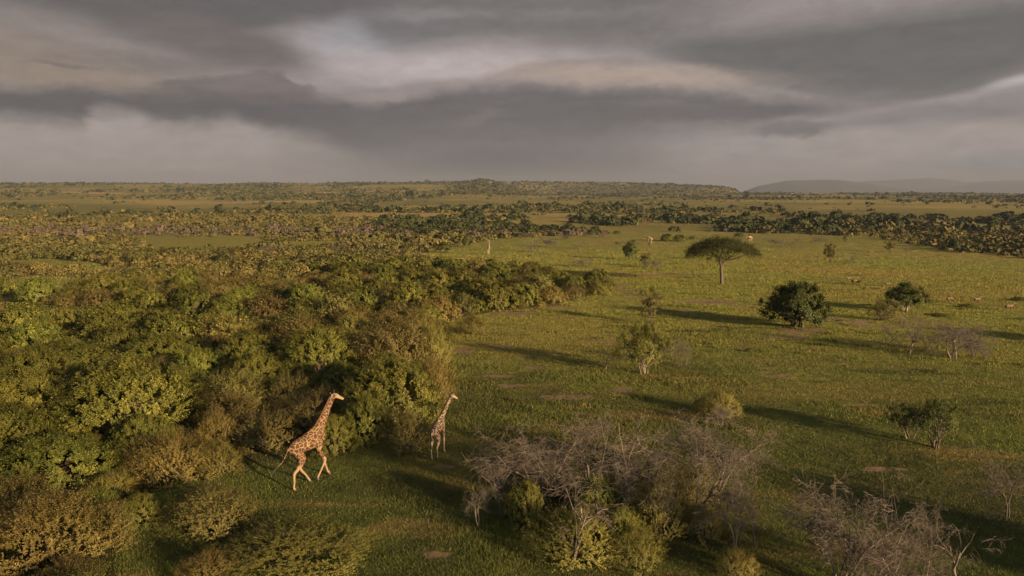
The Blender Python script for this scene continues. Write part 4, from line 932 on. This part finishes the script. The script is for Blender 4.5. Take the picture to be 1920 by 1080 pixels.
def giraffe(name, pose, mat, voxel=.03, turn=0.0):
    p = dict(WALK); p.update(pose)
    lr = [.27, .215, .105, .088, .058, .066, .075]; fr = [.24, .155, .095, .092, .055, .062, .072]; tl = p['tail']
    pp = np.array(p['neck'][-1]); c, s_ = math.cos(turn), math.sin(turn)
    def hd(q):
        q = np.array(q, float) - pp; return (pp[0] + q[0] * c - q[1] * s_, pp[1] + q[0] * s_ + q[1] * c, pp[2] + q[2])
    ch = [(p['spine'], p['sr'], p['sq']), (p['withers'], p['wr'], [.6, .6, .65]), (p['neck'], p['nr'], [.7, .68, .72, .78, .82, .85]), ([hd(q) for q in p['head']], p['hr'], [.8, .85, .8, .9]),
          (p['hindR'], lr, [.7, .72, .8, .85, .95, 1, 1]), (p['hindL'], lr, [.7, .72, .8, .85, .95, 1, 1]), (p['foreR'], fr, [.7, .8, .9, .95, 1, 1, 1]), (p['foreL'], fr, [.7, .8, .9, .95, 1, 1, 1]),
          (tl, [.05, .035, .026, .022, .02], None)]
    def coat(co):
        z = co[:, 2]; v = sst(1.05, 1.75, z); hx = p['head'][1]; v = v * (1 - .9 * sst(.42, .2, np.linalg.norm(co - np.array(hd(p['head'][2])), axis=1)))
        belly = sst(2.12, 1.98, z) * (np.abs(co[:, 1]) < .2) * (co[:, 0] > .55) * (co[:, 0] < 1.4); return v * (1 - .8 * belly)
    me = solid('giraffe_body', ch, voxel, M[mat], 3, coat); g = obj(name, me)
    sub = lambda nm, chains, m: obj(nm, solid(nm, chains, 0, M[m]), g)
    nk = np.array(p['neck']); dirn = nrm(np.gradient(nk, axis=0)); bk = np.stack([-dirn[:, 2], 0 * dirn[:, 0], dirn[:, 0]], -1) * np.array(p['nr'])[:, None]
    sub('mane', [((nk + bk * 1.02)[1:].tolist(), [.03, .045, .045, .04, .035], [.5] * 5)], 'mane')
    te = np.array(tl[-1]); td = nrm(te - np.array(tl[-2])); sub('tail_tuft', [([te - td * .05, te + td * .13, te + td * .32], [.035, .065, .025], None)], 'black')
    h0, h1, h2 = (np.array(q) for q in p['head'][:3]); hdv = nrm(h2 - h1); upv = nrm(np.cross(hdv, [0, 1., 0])) * -1
    if upv[2] < 0: upv = -upv
    for sd_ in (-1, 1):
        a = h0 + upv * .10 + np.array([0, .055 * sd_, 0]); sub('horn', [([hd(a), hd(a + upv * .10 - hdv * .02), hd(a + upv * .19 - hdv * .05)], [.028, .024, .036], None)], 'black')
        b = h0 + upv * .04 - hdv * .02 + np.array([0, .11 * sd_, 0]); sub('ear', [([hd(b), hd(b + np.array([-.04, .11 * sd_, .03])), hd(b + np.array([-.07, .22 * sd_, .02]))], [.03, .055, .015], [.45, .45, .45])], 'ear')
        e = h1 + hdv * .03 + upv * .05 + np.array([0, .112 * sd_, 0]); sub('eye', [([hd(e - hdv * .012), hd(e + hdv * .012)], [.022, .022], None)], 'black')
    for lg in ('hindR', 'hindL', 'foreR', 'foreL'):
        q = np.array(p[lg][-1]); sub('hoof', [([q + (0, 0, .03), q + (.02, 0, -.035), q + (.045, 0, -.10)], [.07, .085, .088], None)], 'hoof')
    return g
def set_at(o, px, py, head, anchor, sc=1.0, ground=0.0):
    """put local point anchor=(x,y) of the animal over photo ground point (px,py); head = compass heading in degrees (0 = away)"""
    x, y, z = at(px, py); a = R(90 - head); ax, ay = anchor; ax *= sc; ay *= sc
    ox = x - (ax * math.cos(a) - ay * math.sin(a)); oy = y - (ax * math.sin(a) + ay * math.cos(a))
    o.rotation_euler = (0, 0, a); o.scale = (sc,) * 3; o.location = (ox, oy, float(hgt(ox, oy)) + ground)
    return o
g1 = set_at(giraffe('giraffe', {}, 'coat1', turn=-.45), 553, 920, 40, (-.10, -.21), .89)
tag(g1, 'larger walking giraffe lit by the sun, tail swung out, in the grass clearing', 'giraffe')
g2 = giraffe('giraffe', dict(
 neck=[(1.45, 0, 2.62), (1.70, -.05, 2.98), (1.92, -.20, 3.46), (2.08, -.40, 3.98), (2.20, -.58, 4.40), (2.26, -.66, 4.56)],
 head=[(2.21, -.66, 4.58), (2.37, -.66, 4.57), (2.56, -.66, 4.44), (2.73, -.66, 4.32)],
 hindR=[(.10, -.17, 2.15), (.42, -.26, 1.62), (.34, -.22, 1.12), (.20, -.20, .92), (.28, -.19, .45), (.30, -.19, .20), (.36, -.19, .08)],
 hindL=[(.10, .17, 2.15), (.38, .26, 1.62), (.12, .22, 1.12), (-.02, .20, .92), (.0, .18, .45), (.0, .18, .20), (.06, .18, .08)],
 foreR=[(1.50, -.20, 2.25), (1.50, -.24, 1.82), (1.62, -.20, 1.38), (1.68, -.19, 1.12), (1.72, -.18, .62), (1.72, -.18, .24), (1.80, -.18, .09)],
 foreL=[(1.50, .20, 2.25), (1.46, .24, 1.82), (1.42, .20, 1.38), (1.40, .19, 1.12), (1.22, .18, .62), (1.10, .18, .24), (1.16, .18, .09)],
 tail=[(-.28, 0, 2.30), (-.36, .02, 2.0), (-.38, .05, 1.7), (-.36, .06, 1.42), (-.36, .06, 1.3)]), 'coat2', turn=-.9)
set_at(g2, 810, 862, 16, (.06, .18), .68); tag(g2, 'smaller darker giraffe walking away beside the thicket edge', 'giraffe')
STAND = dict(neck=[(1.45, 0, 2.62), (1.66, 0, 3.0), (1.80, 0, 3.5), (1.90, 0, 4.0), (1.98, 0, 4.45), (2.02, 0, 4.62)], head=[(1.96, 0, 4.66), (2.12, 0, 4.64), (2.32, 0, 4.5), (2.5, 0, 4.36)],
 hindR=[(.10, -.17, 2.15), (.38, -.26, 1.62), (.16, -.22, 1.12), (.02, -.20, .92), (.05, -.19, .45), (.05, -.19, .20), (.1, -.19, .08)],
 foreR=[(1.50, -.20, 2.25), (1.50, -.24, 1.82), (1.52, -.20, 1.38), (1.52, -.19, 1.12), (1.52, -.18, .62), (1.52, -.18, .24), (1.58, -.18, .09)],
 tail=[(-.28, 0, 2.30), (-.36, .02, 2.0), (-.38, .05, 1.7), (-.36, .06, 1.42), (-.36, .06, 1.3)])
for k_ in ('hind', 'fore'): STAND[k_ + 'L'] = [(a, -b, c) for a, b, c in STAND[k_ + 'R']]
g3 = set_at(giraffe('giraffe', STAND, 'coat3', .05), 916, 477, 170, (.8, 0), 1.0); tag(g3, 'pale giraffe standing upright alone far away on the meadow', 'giraffe')
BEND = dict(STAND); BEND.update(neck=[(1.5, 0, 2.55), (1.85, 0, 2.72), (2.3, 0, 2.85), (2.75, 0, 2.80), (3.1, 0, 2.55), (3.25, 0, 2.4)], head=[(3.2, 0, 2.45), (3.32, 0, 2.3), (3.44, 0, 2.1), (3.5, 0, 1.9)])
g4 = set_at(giraffe('giraffe', BEND, 'coat3', .05), 1222, 458, 300, (.1, 0), 1.05); tag(g4, 'far giraffe with lowered neck behind a thin little tree', 'giraffe')
g5 = set_at(giraffe('giraffe', BEND, 'coat3', .05), 1408, 453, 250, (.6, 0), .85); tag(g5, 'far pale giraffe bending down behind a tiny dark bush', 'giraffe')

def antelope_mesh(graze):
    n1 = [(.42, 0, .78), (.56, 0, .88), (.66, 0, 1.02)] if not graze else [(.42, 0, .74), (.62, 0, .60), (.76, 0, .36)]
    h1 = [(.64, 0, 1.06), (.74, 0, 1.06), (.88, 0, .98)] if not graze else [(.75, 0, .36), (.80, 0, .26), (.86, 0, .12)]
    ch = [([(-.42, 0, .76), (-.2, 0, .76), (.1, 0, .73), (.38, 0, .74)], [.13, .17, .18, .17], [.8, .8, .8, .75]), (n1, [.13, .085, .07], [.8] * 3), (h1, [.07, .07, .04], [.8] * 3)]
    for sx in (-1, 1):
        ch.append(([(-.38, .08 * sx, .72), (-.34, .09 * sx, .5), (-.44, .08 * sx, .36), (-.40 + .05 * sx, .08 * sx, .03)], [.12, .07, .035, .025], None))
        ch.append(([(.36, .08 * sx, .68), (.36, .08 * sx, .48), (.36 + .03 * sx, .08 * sx, .3), (.36 - .05 * sx, .08 * sx, .03)], [.1, .055, .035, .025], None))
    me = solid('antelope_body', ch, .03, M['fawn'], 2)
    hb = np.array(h1[0]) + (0, 0, .04); horns = [([hb + (0, .03 * s, 0), hb + (-.05, .05 * s, .12), hb + (-.03, .06 * s, .24)], [.016, .013, .006], None) for s in (-1, 1)]
    return me, solid('horns', horns, 0, M['black']), solid('tail', [([(-.53, 0, .80), (-.57, 0, .70), (-.57, 0, .58)], [.025, .03, .02], None)], 0, M['black'])
AM = [antelope_mesh(False), antelope_mesh(True)]
for px, py, hd_, g_, sc, lb in ((1592, 528, 250, 1, 1.25, 'grazing antelope, the uppermost of the little far herd'), (1598, 534, 190, 0, 1.25, 'antelope facing the viewer at the left of the little far herd'),
      (1604, 533, 80, 1, 1.25, 'antelope with head down in the middle of the little far herd'), (1610, 535, 170, 0, 1.25, 'brightly lit antelope at the right end of the little far herd'),
      (1632, 477, 100, 0, 1.9, 'pale antelope alone on the far meadow'), (1781, 469 + 4, 90, 1, 2.0, 'dark grazing animal by the shrub hedge'), (1664, 538, 80, 1, 1.1, 'antelope half hidden above the small forked tree'),
      (1780, 568, 85, 1, 1.2, 'grazing antelope, leftmost of the spread out trio on the right'), (1831, 569, 75, 0, 1.2, 'antelope with raised head in the middle of the trio on the right'),
      (1891, 584, 80, 0, 1.35, 'antelope near the right edge standing broadside with head up')):
    b, h_, t_ = AM[g_]; o = obj('antelope', b); obj('horns', h_, o); obj('tail', t_, o); set_at(o, px, py, hd_, (0, 0), sc * .82); tag(o, lb, 'antelope')
# ------------------------------------------------------------------ air
def build_haze():
    x0, x1, y0, y1, z0, z1 = -20500, 20500, -20500, 20900, -170, 330
    V = [(x, y, z) for z in (z0, z1) for y in (y0, y1) for x in (x0, x1)]
    Fa = [(0, 2, 3, 1), (4, 5, 7, 6), (0, 1, 5, 4), (2, 6, 7, 3), (0, 4, 6, 2), (1, 3, 7, 5)]
    m = bpy.data.materials.new('haze'); m.use_nodes = True; nt = m.node_tree; nt.nodes.clear(); o = nt.nodes.new('ShaderNodeOutputMaterial')
    v = nt.nodes.new('ShaderNodeVolumePrincipled'); v.inputs['Color'].default_value = HAZE_COL; v.inputs['Density'].default_value = HAZE_D; v.inputs['Anisotropy'].default_value = 0.0
    nt.links.new(v.outputs[0], o.inputs['Volume']); m.volume_intersection_method if False else None
    tag(obj('haze', mk_mesh('haze', V, Fa, m)), 'thin warm grey air over the whole plain', 'haze', kind='stuff')
HAZE_D = 9.0e-5; HAZE_COL = (.27, .305, .405, 1)
build_haze()
